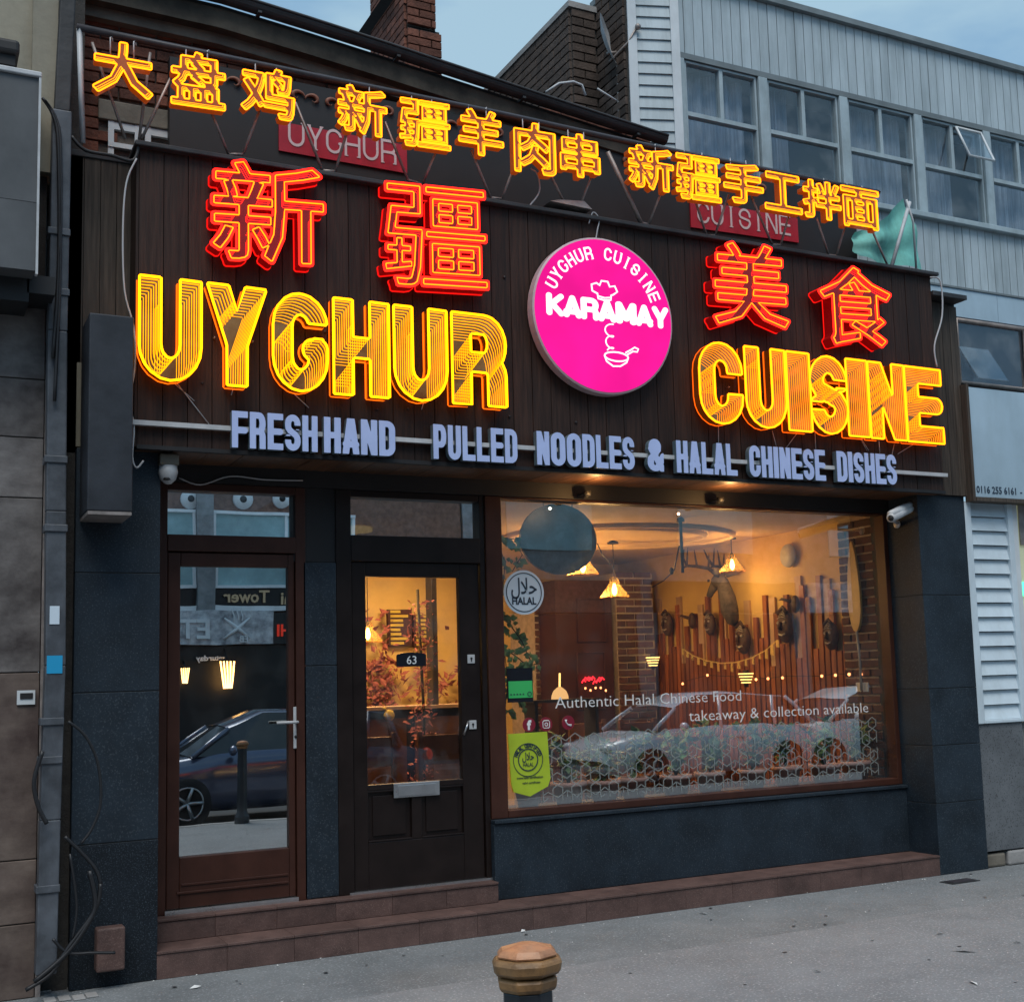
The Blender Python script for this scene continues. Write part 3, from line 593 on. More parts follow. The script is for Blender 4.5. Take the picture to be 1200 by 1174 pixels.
mb = MB(); q0 = P(420, 38, cl+.1); q1 = P(458, -8, cl+.1)
mb.quadbox((q0.x, cl+.1, q0.z), (q0.x+.22, cl+.1, q0.z-.1), (q1.x+.22, cl+.1, q1.z), (q1.x, cl+.1, q1.z+.05), .8); mb.build('roof_verge', 'gutter', rb)
# ground floor piers (granite)
def pier(x0, x1, y0, y1, z0, z1, joints=(), m='granite'):
    zz = [z0]+list(joints)+[z1]
    for a_, b_ in zip(zz[:-1], zz[1:]):
        mb = MB(); mb.box(x0, x1, y0, y1, a_+.0025, b_-.0025); mb.build('granite_slab', m, rb, bevel=.003)
    mb = MB(); mb.box(x0+.004, x1-.004, y0+.006, y1-.004, z0, z1); mb.build('pier_core', 'mortar_dark', rb)
pier(.86, 1.325, .125, .60, .78, 3.02, (1.62, 2.3)); pier(.86, 1.325, .125, .60, 0, .78, (), 'granite_dark')
pier(7.24, 7.755, .125, .70, 0, 3.02, (.55, 1.0, 1.45, 2.2))
px0, px1 = P(357, 900, .5).x, P(396, 900, .5).x
pier(px0, px1, .50, .62, .29, 2.42, (1.75,))
mb = MB(); mb.box(px0-.06, px1+.002, .515, .62, 2.423, 3.02); mb.build('infill_panel', 'black_board', rb)
# stall riser under the window
wl, wr = 3.57, 7.24
mb = MB(); mb.box(wl, wr, .45, .62, .153, .655); mb.build('stall_riser', 'granite', rb, bevel=.006)
mb = MB(); mb.box(wl, wr, .43, .62, .657, .682); mb.build('riser_coping', 'granite', rb, bevel=.004)
# steps of terracotta tiles
stp = thing('entrance_steps', 'two low terracotta tiled steps running along the whole shopfront', 'steps', (1.3, .1, 0))
mb = MB(); mb.box(1.33, 7.24, .137, .62, 0, .141); mb.box(1.33, 3.56, .392, .62, .14, .276); mb.build('step_core', 'grout', stp)
def tiles(x0, x1, f, n):
    tw = (x1-x0)/n
    for i in range(n): f(x0+i*tw+.0008, x0+(i+1)*tw-.0008)
def tb(name, *a):
    mb = MB(); mb.box(*a); return mb.build(name, 'terracotta', stp, bevel=.0018)
tiles(1.32, 7.24, lambda a_, b_: tb('riser_tile', a_, b_, .125, .14, .001, .1385), 15)
tiles(1.32, 7.24, lambda a_, b_: tb('tread_tile', a_, b_, .118, .45, .139, .153), 15)
tiles(1.33, 3.56, lambda a_, b_: tb('riser_tile', a_, b_, .38, .393, .155, .2725), 6)
tiles(1.33, 3.56, lambda a_, b_: tb('tread_tile', a_, b_, .372, .60, .273, .287), 6)
# ---- brown door
def bar(mb, x0, x1, z0, z1, y0, y1): mb.box(x0, x1, y0, y1, z0, z1)
fx0, fx1 = 1.34, 2.30; ftop = 2.905
tx0, tx1, tz0, tz1 = rect(192, 575, 347, 631, .56)
df = thing('brown_door_frame', None, None); df.parent = rb; df.location = Vector((fx0, .5, .29))-origin(rb)
mb = MB(); bar(mb, fx0, 1.435, .288, ftop, .50, .60); bar(mb, 2.235, fx1, .288, ftop, .50, .60); mb.build('jamb', 'frame_brown', df, bevel=.004)
mb = MB(); bar(mb, 1.435, 2.235, tz1, ftop, .502, .598); mb.build('head', 'frame_brown', df, bevel=.004)
mb = MB(); bar(mb, 1.435, 2.235, 2.475, tz0, .495, .598); mb.build('transom_bar', 'frame_brown', df, bevel=.004)
mb = MB(); bar(mb, 1.433, 2.237, tz0-.01, tz1+.01, .565, .571); mb.build('transom_pane', 'pane_transom', df)
dr = thing('brown_door', None, None); dr.parent = rb; dr.location = Vector((1.44, .53, .3))-origin(rb)
gx0, gx1, gz0, gz1 = rect(210, 664, 337, 992, .56); lx0, lx1, lz0, lz1 = 1.44, 2.23, .315, 2.468
mb = MB(); y0, y1 = .515, .575
bar(mb, lx0, gx0, lz0, lz1, y0, y1); bar(mb, gx1, lx1, lz0, lz1, y0, y1); bar(mb, gx0, gx1, gz1, lz1, y0, y1); bar(mb, gx0, gx1, lz0, gz0, y0, y1)
mb.build('leaf', 'frame_brown', dr, bevel=.006)
mb = MB(); bar(mb, gx0+.01, gx1-.01, gz0-.17, gz0-.155, .508, .515); bar(mb, lx0+.06, lx1-.05, lz0+.085, lz0+.10, .505, .515); mb.build('weather_bar', 'frame_brown', dr, bevel=.003)
mb = MB(); bar(mb, gx0-.005, gx1+.005, gz0-.005, gz1+.005, .548, .554); mb.build('pane', 'pane_dark', dr)
hx = P(346, 860, .515).x; hz0, hz1 = P(346, 877, .5).z, P(346, 828, .5).z
mb = MB(); bar(mb, hx-.014, hx+.014, hz0, hz1, .505, .514); mb.build('handle_plate', 'white_metal', dr, bevel=.006)
hz = P(340, 846, .5).z; mb = MB(); mb.tube([(hx, .505, hz), (hx, .46, hz), (hx-.02, .452, hz), (hx-.135, .452, hz)], .0095, 8); mb.build('handle', 'white_metal', dr)
mb = MB(); mb.lathe([(.009, 0), (.009, .006)], (hx, .499, hz0+.075), 10, 'y'); mb.build('keyhole', 'rubber', dr)
mb = MB(); bar(mb, lx0-.01, lx1+.01, .287, .312, .49, .60); mb.build('threshold', 'steel', dr)
# dark room behind brown door
mb = MB(); mb.box(1.2, 2.42, 2.6, 2.65, .28, 3.0); mb.build('passage_wall', 'counter', rb)
mb = MB(); mb.box(1.2, 2.42, .62, 2.6, .20, .285); mb.build('passage_floor', 'counter', rb)
mb = MB(); mb.box(1.15, 1.2, .62, 2.65, .28, 3.0); mb.box(2.42, 2.47, .62, 5.25, .20, 3.0); mb.build('partition', 'counter', rb)
# ---- black door
kx0, kx1 = px1, 3.57
bf = thing('black_door_frame', None, None); bf.parent = rb; bf.location = Vector((kx0, .5, .29))-origin(rb)
lx0, lx1, lz0, lz1 = P(412, 900, .56).x, P(563, 900, .56).x, .30, 2.43
mb = MB(); bar(mb, kx0+.002, lx0-.006, .288, ftop, .50, .60); mb.build('jamb', 'frame_black', bf, bevel=.004)
mb = MB(); bar(mb, lx1+.006, kx1, .288, ftop, .50, .60); mb.build('jamb', 'frame_black', bf, bevel=.004)
tx0, tx1, tz0, tz1 = rect(401, 583, 553, 632, .56)
mb = MB(); bar(mb, lx0-.006, lx1+.006, tz1, ftop, .503, .60); bar(mb, lx0-.006, lx1+.006, 2.431, tz0, .497, .60); mb.build('transom_bar', 'frame_black', bf, bevel=.004)
mb = MB(); bar(mb, lx0-.01, lx1+.01, tz0-.01, tz1+.01, .56, .566); mb.build('transom_pane', 'pane_transom', bf)
bd = thing('black_door', None, None); bd.parent = rb; bd.location = Vector((lx0, .53, .3))-origin(rb)
gx0, gx1, gz0, gz1 = rect(426, 676, 540, 912, .56)
mb = MB(); y0, y1 = .52, .58; mx_ = [gx0, (gx0+gx1)/2-.035, (gx0+gx1)/2+.035, gx1]; pz0, pz1 = .60, .93
bar(mb, lx0, gx0, lz0, lz1, y0, y1); bar(mb, gx1, lx1, lz0, lz1, y0, y1); bar(mb, gx0, gx1, gz1, lz1, y0, y1); bar(mb, gx0, gx1, pz1, gz0, y0, y1)
bar(mb, gx0, gx1, lz0, pz0, y0, y1); bar(mb, mx_[1], mx_[2], pz0, pz1, y0, y1); mb.build('leaf', 'frame_black', bd, bevel=.005)
for a_, b_ in ((mx_[0], mx_[1]), (mx_[2], mx_[3])):
    mb = MB(); bar(mb, a_-.002, b_+.002, pz0-.002, pz1+.002, .545, .57); bar(mb, a_+.035, b_-.035, pz0+.035, pz1-.035, .534, .546); mb.build('door_panel', 'frame_black', bd, bevel=.008)
    mb = MB(); bar(mb, a_, b_, pz1-.012, pz1-.001, .522, .545); bar(mb, a_, b_, pz0+.001, pz0+.012, .516, .545); mb.build('moulding', 'frame_black', bd, bevel=.003)
mb = MB(); bar(mb, gx0-.005, gx1+.005, gz0-.005, gz1+.005, .550, .556); mb.build('pane', 'pane_door', bd)
q = rect(461, 918, 515, 931, .515); mb = MB(); bar(mb, q[0], q[1], q[2], q[3], .508, .519); mb.build('letterbox', 'steel', bd, bevel=.003)
mb = MB(); bar(mb, q[0]+.03, q[1]-.03, q[2]+.012, q[3]-.014, .503, .508); mb.build('letterbox_flap', 'steel', bd, bevel=.002)
for (u, v) in ((552, 772), (554, 849)):
    p = P(u, v, .515); mb = MB(); bar(mb, p.x-.027, p.x+.027, p.z-.03, p.z+.03, .51, .519); o = mb.build('lock_plate', 'white_metal', bd, bevel=.003)
    mb = MB(); mb.lathe([(.008, 0), (.008, .004)], (p.x, .506, p.z+.004), 10, 'y'); bar(mb, p.x-.003, p.x+.003, p.z-.018, p.z, .506, .51); mb.build('keyhole', 'rubber', o)
p = P(545, 852, .515); mb = MB(); mb.tube([(p.x-.015, .505, p.z-.05), (p.x+.0, .49, p.z), (p.x+.02, .505, p.z+.04)], .007); mb.build('pull', 'steel', bd)
c_ = P(482, 773, .545); mb = MB(); lp = [(c_.x-.105, c_.z-.045), (c_.x+.105, c_.z-.045), (c_.x+.105, c_.z+.03)]+[(c_.x+.105*math.cos(R_(t)), c_.z+.03+.02*math.sin(R_(t))) for t in range(15, 180, 15)]+[(c_.x-.105, c_.z+.03)]
mb.prism(lp, .540, .547); npl = mb.build('number_plate', 'plate_black', bd)
text_flat('63', (c_.x, c_.z-.028), .055, .538, 'numerals', 'decal_white', npl, align='CENTER')
mb = MB(); bar(mb, lx0-.04, lx1+.06, .286, .300, .49, .60); mb.build('threshold', 'steel', bd)
# ---- shop window
wf = thing('shop_window', None, None); wf.parent = rb; wf.location = Vector((3.6, .5, .7))-origin(rb)
mb = MB(); bar(mb, 3.575, 3.70, .684, ftop, .49, .60); bar(mb, 7.195, 7.239, .684, ftop, .49, .60); bar(mb, 3.70, 7.195, .684, .735, .485, .60); bar(mb, 3.70, 7.195, 2.89, ftop, .49, .60)
mb.build('frame', 'frame_brown', wf, bevel=.005)
mb = MB(); bar(mb, 3.69, 7.2, .73, 2.895, .556, .564); mb.build('pane', 'pane', wf)
mb = MB(); bar(mb, 1.33, 7.24, ftop, 3.02, .46, .62); mb.build('head_beam', 'black_board', rb)
p = P(802, 600, .6)
# lattice film (real cut ribbons) along the bottom of the glass
def lattice(x0, x1, z0, z1, y, s, wdt):
    segs = set(); mb = MB()
    def add(a, b):
        for c, d in ((a, b),):
            if x0 < c[0] < x1 and x0 < d[0] < x1 and z0 < c[1] < z1 and z0 < d[1] < z1:
                dx, dz = d[0]-c[0], d[1]-c[1]; n = math.hypot(dx, dz)
                if n < 1e-4: return
                nx_, nz_ = -dz/n*wdt/2, dx/n*wdt/2
                mb.add([(c[0]+nx_, y, c[1]+nz_), (d[0]+nx_, y, d[1]+nz_), (d[0]-nx_, y, d[1]-nz_), (c[0]-nx_, y, c[1]-nz_)], [(0, 1, 2, 3)])
    W_ = s*math.sqrt(3); rows = int((z1-z0)/(1.5*s))+3; cols = int((x1-x0)/W_)+3
    for j in range(-1, rows):
        for i in range(-1, cols):
            cx_ = x0+i*W_+(W_/2 if j % 2 else 0); cz = z0+j*1.5*s
            mid = [(cx_+s*.866*math.cos(R_(60*k)), cz+s*.866*math.sin(R_(60*k))) for k in range(6)]
            q_ = .52 if (i+j) % 2 else .46
            inn = [(cx_+s*q_*math.cos(R_(60*k+30)), cz+s*q_*math.sin(R_(60*k+30))) for k in range(6)]
            for k in range(6):
                add(mid[k], inn[k]); add(mid[k], inn[k-1])
                if (i+2*j) % 3 == 0 and k % 2 == 0: add(inn[k], (cx_+s*math.cos(R_(60*k+30)), cz+s*math.sin(R_(60*k+30))))
    return mb
la, lb = P(645, 935, .55), P(1012, 850, .55)
mb = lattice(3.96, P(1030, 900, .55).x, .745, P(800, 850, .55).z, .5525, .088, .0080); mb.build('lattice_film', 'film', wf)
# lettering on the glass
pa = P(651, 830, .55); pb = P(869, 822, .55)
text_flat('Authentic Halal Chinese Food', (pa.x, pa.z), .082, .552, 'lettering', 'decal_white', wf, width=pb.x-pa.x, th=.0015, bold=-.011)
pa = P(808, 845, .55); pb = P(1018, 836, .55)
text_flat('takeaway & collection available', (pa.x, pa.z), .082, .552, 'lettering', 'decal_white', wf, width=pb.x-pa.x, th=.0015, bold=-.011)
def disc(mb, cx_, cz, r, y0, y1, n=36, rx=None): mb.prism([((cx_+(rx or r)*math.cos(2*math.pi*k/n)), cz+r*math.sin(2*math.pi*k/n)) for k in range(n)], y0, y1)
def ring(mb, cx_, cz, r, w_, y0, y1, n=40):
    vs = []
    for rr in (r, r-w_):
        for y in (y0, y1): vs += [(cx_+rr*math.cos(2*math.pi*k/n), y, cz+rr*math.sin(2*math.pi*k/n)) for k in range(n)]
    fs = []
    for k in range(n):
        q = (k+1) % n; fs += [(k, q, 2*n+q, 2*n+k), (n+k, 3*n+k, 3*n+q, n+q), (k, n+k, n+q, q), (2*n+k, 2*n+q, 3*n+q, 3*n+k)]
    mb.add(vs, fs)
hs = thing('halal_sticker', 'round pale blue sticker with dark ring and Arabic halal lettering on the window', 'sticker', P(614, 694, .55))
c_ = P(614, 694, .55); mb = MB(); disc(mb, c_.x, c_.z, .158, .550, .554); mb.build('disc', 'sticker_white', hs)
mb = MB(); ring(mb, c_.x, c_.z, .140, .006, .547, .5495); mb.build('ring', 'ink', hs)
text_flat('\uFEDD\uFEFC\uFEA3', (c_.x, c_.z-.01), .11, .547, 'arabic_lettering', 'ink', hs, width=.20, align='CENTER', bold=.01)
text_flat('HALAL', (c_.x, c_.z-.085), .05, .547, 'lettering', 'ink', hs, width=.19, align='CENTER', bold=.03)
lm = thing('lime_certificate', 'lime green pennant certificate with round seal stuck low on the window', 'certificate', P(620, 895, .545))
cs = [P(u, v, .545) for u, v in ((595, 860), (641, 857), (645, 912), (642, 921), (621, 933), (602, 928), (599, 918))]
mb = MB(); mb.prism([(q.x, q.z) for q in cs][::-1], .543, .547); mb.build('sheet', 'sticker_lime', lm)
c_ = P(619, 890, .54); mb = MB(); ring(mb, c_.x, c_.z, .115, .004, .539, .542); ring(mb, c_.x, c_.z, .078, .007, .539, .542); mb.build('seal', 'ink', lm)
text_flat('\uFEDD\uFEFC\uFEA3', (c_.x, c_.z-.0), .05, .539, 'arabic_lettering', 'ink', lm, width=.09, align='CENTER', bold=.01)
text_flat('HALAL', (c_.x, c_.z-.045), .026, .539, 'lettering', 'ink', lm, width=.08, align='CENTER')
def arc_text(txt, cx_, cz, r, a0, a1, h, y, m, parent, bold=0., ser=0, sx=1.):
    for i, ch_ in enumerate(txt):
        if ch_ == ' ': continue
        t = R_(a0+(a1-a0)*i/(len(txt)-1)); gl = glyph(ch_, .66, .07 if ser else .09, ser) if ch_ in 'UYGHRCISNEDFLAPOKMXT&' else None
        if gl is None: continue
        l3 = []
        for l in gl:
            o = []
            for x, z in l:
                lx, lz = (x-.31)*h*sx, (z-.5)*h; o.append((cx_+r*math.cos(t)+lx*math.sin(t)+lz*math.cos(t), cz+r*math.sin(t)-lx*math.cos(t)+lz*math.sin(t)))
            l3.append(o)
        solid(l3, .003, 'letter', m, parent, y=y)
arc_text('HALAL CERTIFIED', c_.x, c_.z, .097, 160, 20, .026, .539, 'ink', lm)
text_flat('www.halal certification', (c_.x-.09, P(605, 913, .54).z), .016, .539, 'small_print', 'ink', lm, width=.2)
text_flat('valid certificate', (c_.x-.05, P(605, 919, .54).z), .014, .539, 'small_print', 'ink', lm, width=.14)
q = rect(594, 783, 625, 822, .55); gs = thing('hygiene_sticker', 'small green and black food hygiene sticker on the left of the window', 'sticker', (q[0], .55, q[2]))
mb = MB(); bar(mb, q[0], q[1], q[2], q[3], .550, .553); mb.build('backing', 'plate_black', gs)
mb = MB(); bar(mb, q[0]+.008, q[1]-.006, q[2]+.03, q[2]+(q[3]-q[2])*.62, .547, .549); mb.build('green_panel', 'sticker_green', gs)
mb = MB(); ring(mb, q[1]-.03, q[2]+.055, .017, .005, .544, .546, 16); 
for k in range(5): disc(mb, q[0]+.025+k*.024, q[2]+.055, .006, .544, .546, 8)
mb.build('rating_dots', 'ink', gs)
for (u, v, kind, lab) in ((620, 849, 'f', 'round red sticker with a white letter f on the window'), (640, 848.5, 'c', 'round red sticker with a white camera outline on the window'), (666, 846.5, 'p', 'round red sticker with a white telephone receiver on the window')):
    c_ = P(u, v, .55); t = thing('icon_sticker', lab, 'sticker', c_); mb = MB(); disc(mb, c_.x, c_.z, .05, .550, .553, 24); mb.build('disc', 'sticker_red', t)
    mb = MB()
    if kind == 'f':
        text_flat('f', (c_.x, c_.z-.032), .062, .547, 'symbol', 'decal_white', t, align='CENTER', bold=.05)
    elif kind == 'c':
        rr = [(c_.x+sx_*.026*min(1, 1), c_.z+sz*.026) for sx_, sz in ((-1, -.7), (-.7, -1), (.7, -1), (1, -.7), (1, .7), (.7, 1), (-.7, 1), (-1, .7))]
        mb.tube([(x, .548, z) for x, z in rr], .0035, 4, closed=True); ring(mb, c_.x, c_.z, .0135, .005, .546, .549, 16); mb.build('symbol', 'decal_white', t)
    else:
        mb.tube([(c_.x-.02, .548, c_.z+.022), (c_.x-.02, .548, c_.z+.005), (c_.x-.005, .548, c_.z-.014), (c_.x+.02, .548, c_.z-.02)], .007, 6, taper=[1.4, .7, .7, 1.4]); mb.build('symbol', 'decal_white', t)
# ================================================================== SIGN BOARD
sb = thing('sign_board', 'long dark timber plank fascia board over the whole shopfront', 'sign board', (XL, 0, ZB0))
mb = MB(); mb.box(XL+.01, XR-.01, .022, .48, ZB0+.02, ZB1-.02); mb.build('board_core', 'black_board', sb)
nP = 44; pw = (XR-XL)/nP
mb = MB(); mb.box(-pw/2+.0025, pw/2-.0025, 0, .022, 0, ZB1-ZB0-.02)
pme = [mb.mesh('plank', 'wood_dark')]
for i in range(nP):
    o = inst('plank', pme[0], sb, (XL+(i+.5)*pw, rnd.uniform(0, .003), ZB0+.01))
for i in range(30):      # soffit planks
    x = XL+(XR-XL)*(i+.5)/30
    if i == 0: mb = MB(); mb.box(-(XR-XL)/60+.002, (XR-XL)/60-.002, .0, .44, 0, .018); sme = mb.mesh('soffit_plank', 'wood_soffit')
    inst('soffit_plank', sme, sb, (x, .015, ZB0-.006-(i % 2)*.001))
mb = MB(); mb.box(XL-.03, XR+.05, -.05, .5, ZB1-.012, ZB1+.018); mb.build('top_flashing', 'gutter', sb, bevel=.006)
mb = MB(); mb.box(XL-.002, XR+.002, -.012, .03, ZB0-.012, ZB0+.012); mb.build('bottom_edge', 'black_board', sb)
mb = MB(); 
for k in range(3): mb.box(XL-.016, XL-.001, .0+k*.15, .145+k*.15, ZB0, ZB1-.02)
mb.build('side_planks', 'wood_dark', sb)
zz = 3.155; mb = MB(); mb.box(XL-.03, XR+.005, -.045, -.015, zz-.014, zz+.014); rail = mb.build('mounting_rail', 'white_metal', sb)
for (u, v) in ((237, 449), (442, 480), (478, 479), (597, 488), (675, 495), (591, 325), (127*3, 389)):
    p = P(u, v, 0); mb = MB(); mb.lathe([(.009, 0), (.009, .012)], (p.x, -.006, p.z), 8, 'y'); mb.build('bolt', 'rubber', sb)
for (u, v, lab) in ((690, 561, 'small added warm lamp under the board left of the middle lighting the soffit'), (846, 566, 'small added warm lamp under the board right of the middle lighting the soffit')):
    p = P(u, v, .30); t = thing('added_soffit_lamp', lab, 'lamp', (p.x, .3, 2.93), 'added warm lamps lighting the soffit'); mb = MB(); mb.lathe([(.02, -.01), (.028, .0), (.028, .03)], (p.x, .33, 2.915), 12); mb.build('housing', 'rubber', t); mb = MB(); mb.box(p.x-.012, p.x+.012, .33, .47, 2.925, 2.94); mb.build('arm', 'rubber', t)
    l_ = bpy.data.lights.new('added_soffit_light', 'POINT'); l_.energy = 3.0; l_.color = (1, .55, .2); l_.shadow_soft_size = .008; lo = bpy.data.objects.new('added_soffit_light', l_); COL.objects.link(lo); lo.location = (p.x, .19, 2.90)  # added lamp, stands in for a warm soffit glow of unknown source
# side panels either side of the board
sp = thing('left_plank_panel', 'narrow weathered plank panel left of the main board by the drainpipe', 'panel', (.78, .2, 3)); 
x0 = .80
for i in range(4):
    mb = MB(); mb.box(x0+i*.092, x0+i*.092+.088, .20, .222, 3.0 if i else 3.0, 4.80); mb.build('plank', 'wood_grey', sp)
mb = MB(); mb.box(.79, 1.17, .19, .45, 4.79, 4.83); mb.build('coping', 'gutter', sp, bevel=.005)
mb = MB(); mb.box(.79, 1.16, .223, .45, 3.0, 4.79); mb.build('panel_core', 'black_board', sp)
q = rect(90, 425, 104, 524, .19); mb = MB(); mb.box(q[0], q[1], .18, .199, q[2], q[3]); mb.build('pale_strip', 'cream_wall', sp)
sp = thing('right_plank_panel', 'narrow weathered plank panel right of the main board beside the pale shop sign', 'panel', (7.43, .1, 3))
for i in range(4):
    mb = MB(); mb.box(7.43+i*.09, 7.43+i*.09+.086, .10, .122, 3.02, 4.66-.01*i); mb.build('plank', 'wood_grey', sp)
mb = MB(); mb.box(7.43, 7.79, .123, .4, 3.02, 4.66); mb.build('panel_core', 'black_board', sp)
mb = MB(); mb.box(7.42, 7.80, -.02, .2, 4.66, 4.70); mb.build('coping', 'gutter', sp, bevel=.005)
# projecting slate coloured box
q = rect(105, 366, 155, 604, -.22); bx = thing('projecting_box', 'tall dark slate coloured box projecting left of the shop signs', 'box', (q[0], -.2, q[2]))
mb = MB(); mb.box(q[0], q[1], -.22, .12, q[2]+.02, q[3]); mb.build('casing', 'slate_box', bx, bevel=.008)
mb = MB(); mb.box(q[0]+.004, q[1]-.004, -.222, .12, q[2], q[2]+.018); mb.build('chipped_edge', 'strut', bx)
# ---- old black panel with red plates behind the neon
op = thing('old_black_fascia', 'old black fascia panel behind the small characters with a row of paisley motifs', 'panel', P(200, 170, .35))
pts = [P(u, v, .35) for u, v in ((199, 175), (199, 66), (400, 107), (575, 143), (755, 180), (1003, 232), (1003, 330), (700, 280))]
mb = MB(); mb.prism([(p.x, p.z) for p in ([P(199, 66, .35), P(400, 107, .35), P(755, 180, .35), P(1003, 232, .35)])][::1]+[(P(1003, 300, .35).x, 4.7), (P(199, 150, .35).x, 4.7)], .35, .42); mb.build('panel', 'black_board', op)
def paisley(u, v, s, flip, m='paisley'):
    c = P(u, v, .34); mb = MB(); pts = []
    for k in range(26):
        t = k/25; a_ = 5.4*t; r = s*(.9-.78*t); pts.append((c.x+flip*r*math.cos(a_)*(1), .338, c.z+r*math.sin(a_)*.8))
    mb.tube(pts, s*.16, 5, taper=[.3+1.2*math.sin(math.pi*min(1, k/20)) if k < 20 else .3 for k in range(26)]); mb.build('paisley', m, op)
for i, (u, v) in enumerate([(275, 98), (348, 113), (367, 118), (388, 122), (455, 132), (528, 148), (584, 157), (735, 190), (893, 222), (915, 226)]): paisley(u, v, .062, 1 if i % 2 else -1)
for (cs, txt, lab) in ((((327, 142), (477, 170), (327, 176), (477, 203)), 'UYGHUR', 'old red plate with faded white serif lettering at left behind the neon frame'), (((809, 233), (935, 256), (810, 266), (935, 284)), 'CUISINE', 'old red plate with faded white serif lettering at right behind the neon frame')):
    q = [P(u, v, .33) for u, v in cs]; t = thing('red_plate', lab, 'sign', q[2])
    x0, x1 = q[0].x, q[1].x; zt, zb_ = (q[0].z+q[1].z)/2, (q[2].z+q[3].z)/2
    mb = MB(); mb.prism([(x0, q[0].z), (x1, q[1].z), (x1, q[3].z), (x0, q[2].z)], .335, .348); mb.build('plate', 'red_plate', t)
    n = len(txt); cwid = (x1-x0-.12)/n
    for i, ch_ in enumerate(txt):
        f = .8 if ch_ != 'I' else .35
        l3 = place(glyph(ch_, .75, .055, .06), x0+.06+i*cwid, x0+.06+i*cwid+cwid*.86, q[2].z+(q[3].z-q[2].z)*(i+.5)/n+.045, q[2].z+(q[3].z-q[2].z)*(i+.5)/n+.215)
        l3 = [[(x0+.06+i*cwid+(x-(x0+.06+i*cwid))/.75*1, z) for x, z in l] for l in l3]
        solid(l3, .004, 'letter', 'plate_text', t, y=.331)
# ================================================================== NEON
def letter_word(root, chars, spans, zt, zb_, w, a, col, K, dx, dz, y=-.11):
    for ch_, (u0, u1) in zip(chars, spans):
        um = (u0+u1)/2; 
        z1 = (P(u0, zt(u0), y).z+P(u1, zt(u1), y).z)/2; z0 = (P(u0, zb_(u0), y).z+P(u1, zb_(u1), y).z)/2
        vm = (zt(um)+zb_(um))/2; X0, X1 = P(u0, vm, y).x, P(u1, vm, y).x
        ww = .3 if ch_ == 'I' else w; aa = a if ch_ != 'I' else .15
        gl = glyph(ch_, ww, aa); l3 = [[(X0+(X1-X0)*x/ww, z0+(z1-z0)*z) for x, z in l] for l in gl]
        lt = solid(l3, .075, 'letter', 'mirror_amber', root, y=y+.006)
        mb = MB(); tube_loops(mb, l3, y, .0076, 6); mb.build('neon_tube', col, lt)
        mb = MB(); copies(mb, l3, y+.0005, K, dx, dz, .0031); tag(mb.build('reflection_lines', col+'_dim', lt), kind='stuff')  # glowing line copies stand in for mirror reflections of the outline
        mb = MB(); tube_loops(mb, [[((x-(X0+X1)/2)*.985+(X0+X1)/2, (z-(z0+z1)/2)*.99+(z0+z1)/2) for x, z in l] for l in l3], -.022, .007, 4); mb.build('added_halo_tube', col+'_halo', lt)  # extra tube added behind the letter to throw a glow on the board
        mb = MB()
        for xx in (X0+.06, X1-.06): mb.tube([(xx, y+.08, (z0+z1)/2), (xx, 0.003, (z0+z1)/2)], .006)
        mb.build('standoff', 'strut', lt)
t = thing('yellow_neon_word', 'long six-letter yellow neon word in infinity-mirror letters at left of the board', 'neon sign', P(163, 446, 0))
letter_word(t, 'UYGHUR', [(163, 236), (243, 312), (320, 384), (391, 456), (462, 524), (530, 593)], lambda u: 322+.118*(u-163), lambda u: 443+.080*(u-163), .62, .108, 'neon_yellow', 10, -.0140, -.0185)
t = thing('gold_neon_word', 'seven-letter golden neon word in infinity-mirror letters at right of the board', 'neon sign', P(822, 500, 0))
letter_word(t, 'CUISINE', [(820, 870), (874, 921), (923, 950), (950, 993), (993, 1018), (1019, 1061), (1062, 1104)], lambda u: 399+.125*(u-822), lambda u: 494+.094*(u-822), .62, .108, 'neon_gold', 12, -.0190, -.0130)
def cjk_char(root, ch_, TL, TR, BL, y, body, hot, dim, bold, depth, K, dx, dz, r, name='character', inset=None):
    a, b, c = P(*TL, y), P(*TR, y), P(*BL, y)
    lp, asp = norm(font_loops(ch_, bold))
    Z1 = a.z; H_ = a.z-c.z; sh = (b.z-a.z)*.6
    l3 = [[(a.x+(b.x-a.x)*x, c.z+H_*z+sh*x) for x, z in l] for l in lp]
    lt = solid(l3, depth, name, body, root, y=y+.004)
    if inset is None: mb = MB(); tube_loops(mb, l3, y, r*1.15, 5); mb.build('neon_tube', hot, lt)
    else:
        mb = MB(); tube_loops(mb, l3, y, r*.95, 5); mb.build('rim_glow', dim, lt)
        li, _ = font_loops(ch_, inset, ref=bold), 0
        l4 = [[(a.x+(b.x-a.x)*x, c.z+H_*z+sh*x) for x, z in l] for l in li]; mb = MB(); tube_loops(mb, l4, y-.004, r*.62, 5); mb.build('neon_tube', hot, lt)
    if K: mb = MB(); copies(mb, l3, y+.0005, K, dx, dz, r*.55, ds=.01); tag(mb.build('reflection_lines', dim, lt), kind='stuff')  # repeated glowing outlines, drawn as if mirrored in the body
    if inset is not None: mb = MB(); tube_loops(mb, l3, -.024, .006, 4); mb.build('added_halo_tube', 'neon_red_halo', lt)  # added behind the character for a red glow on the board
    return lt, a, b, c
red = [('新', (247, 184), (381, 190), (247, 306), 'first'), ('疆', (448, 212), (570, 219), (448, 334), 'second'), ('美', (832, 280), (921, 286), (832, 380), 'third'), ('食', (957, 308), (1042, 312), (957, 403), 'last')]
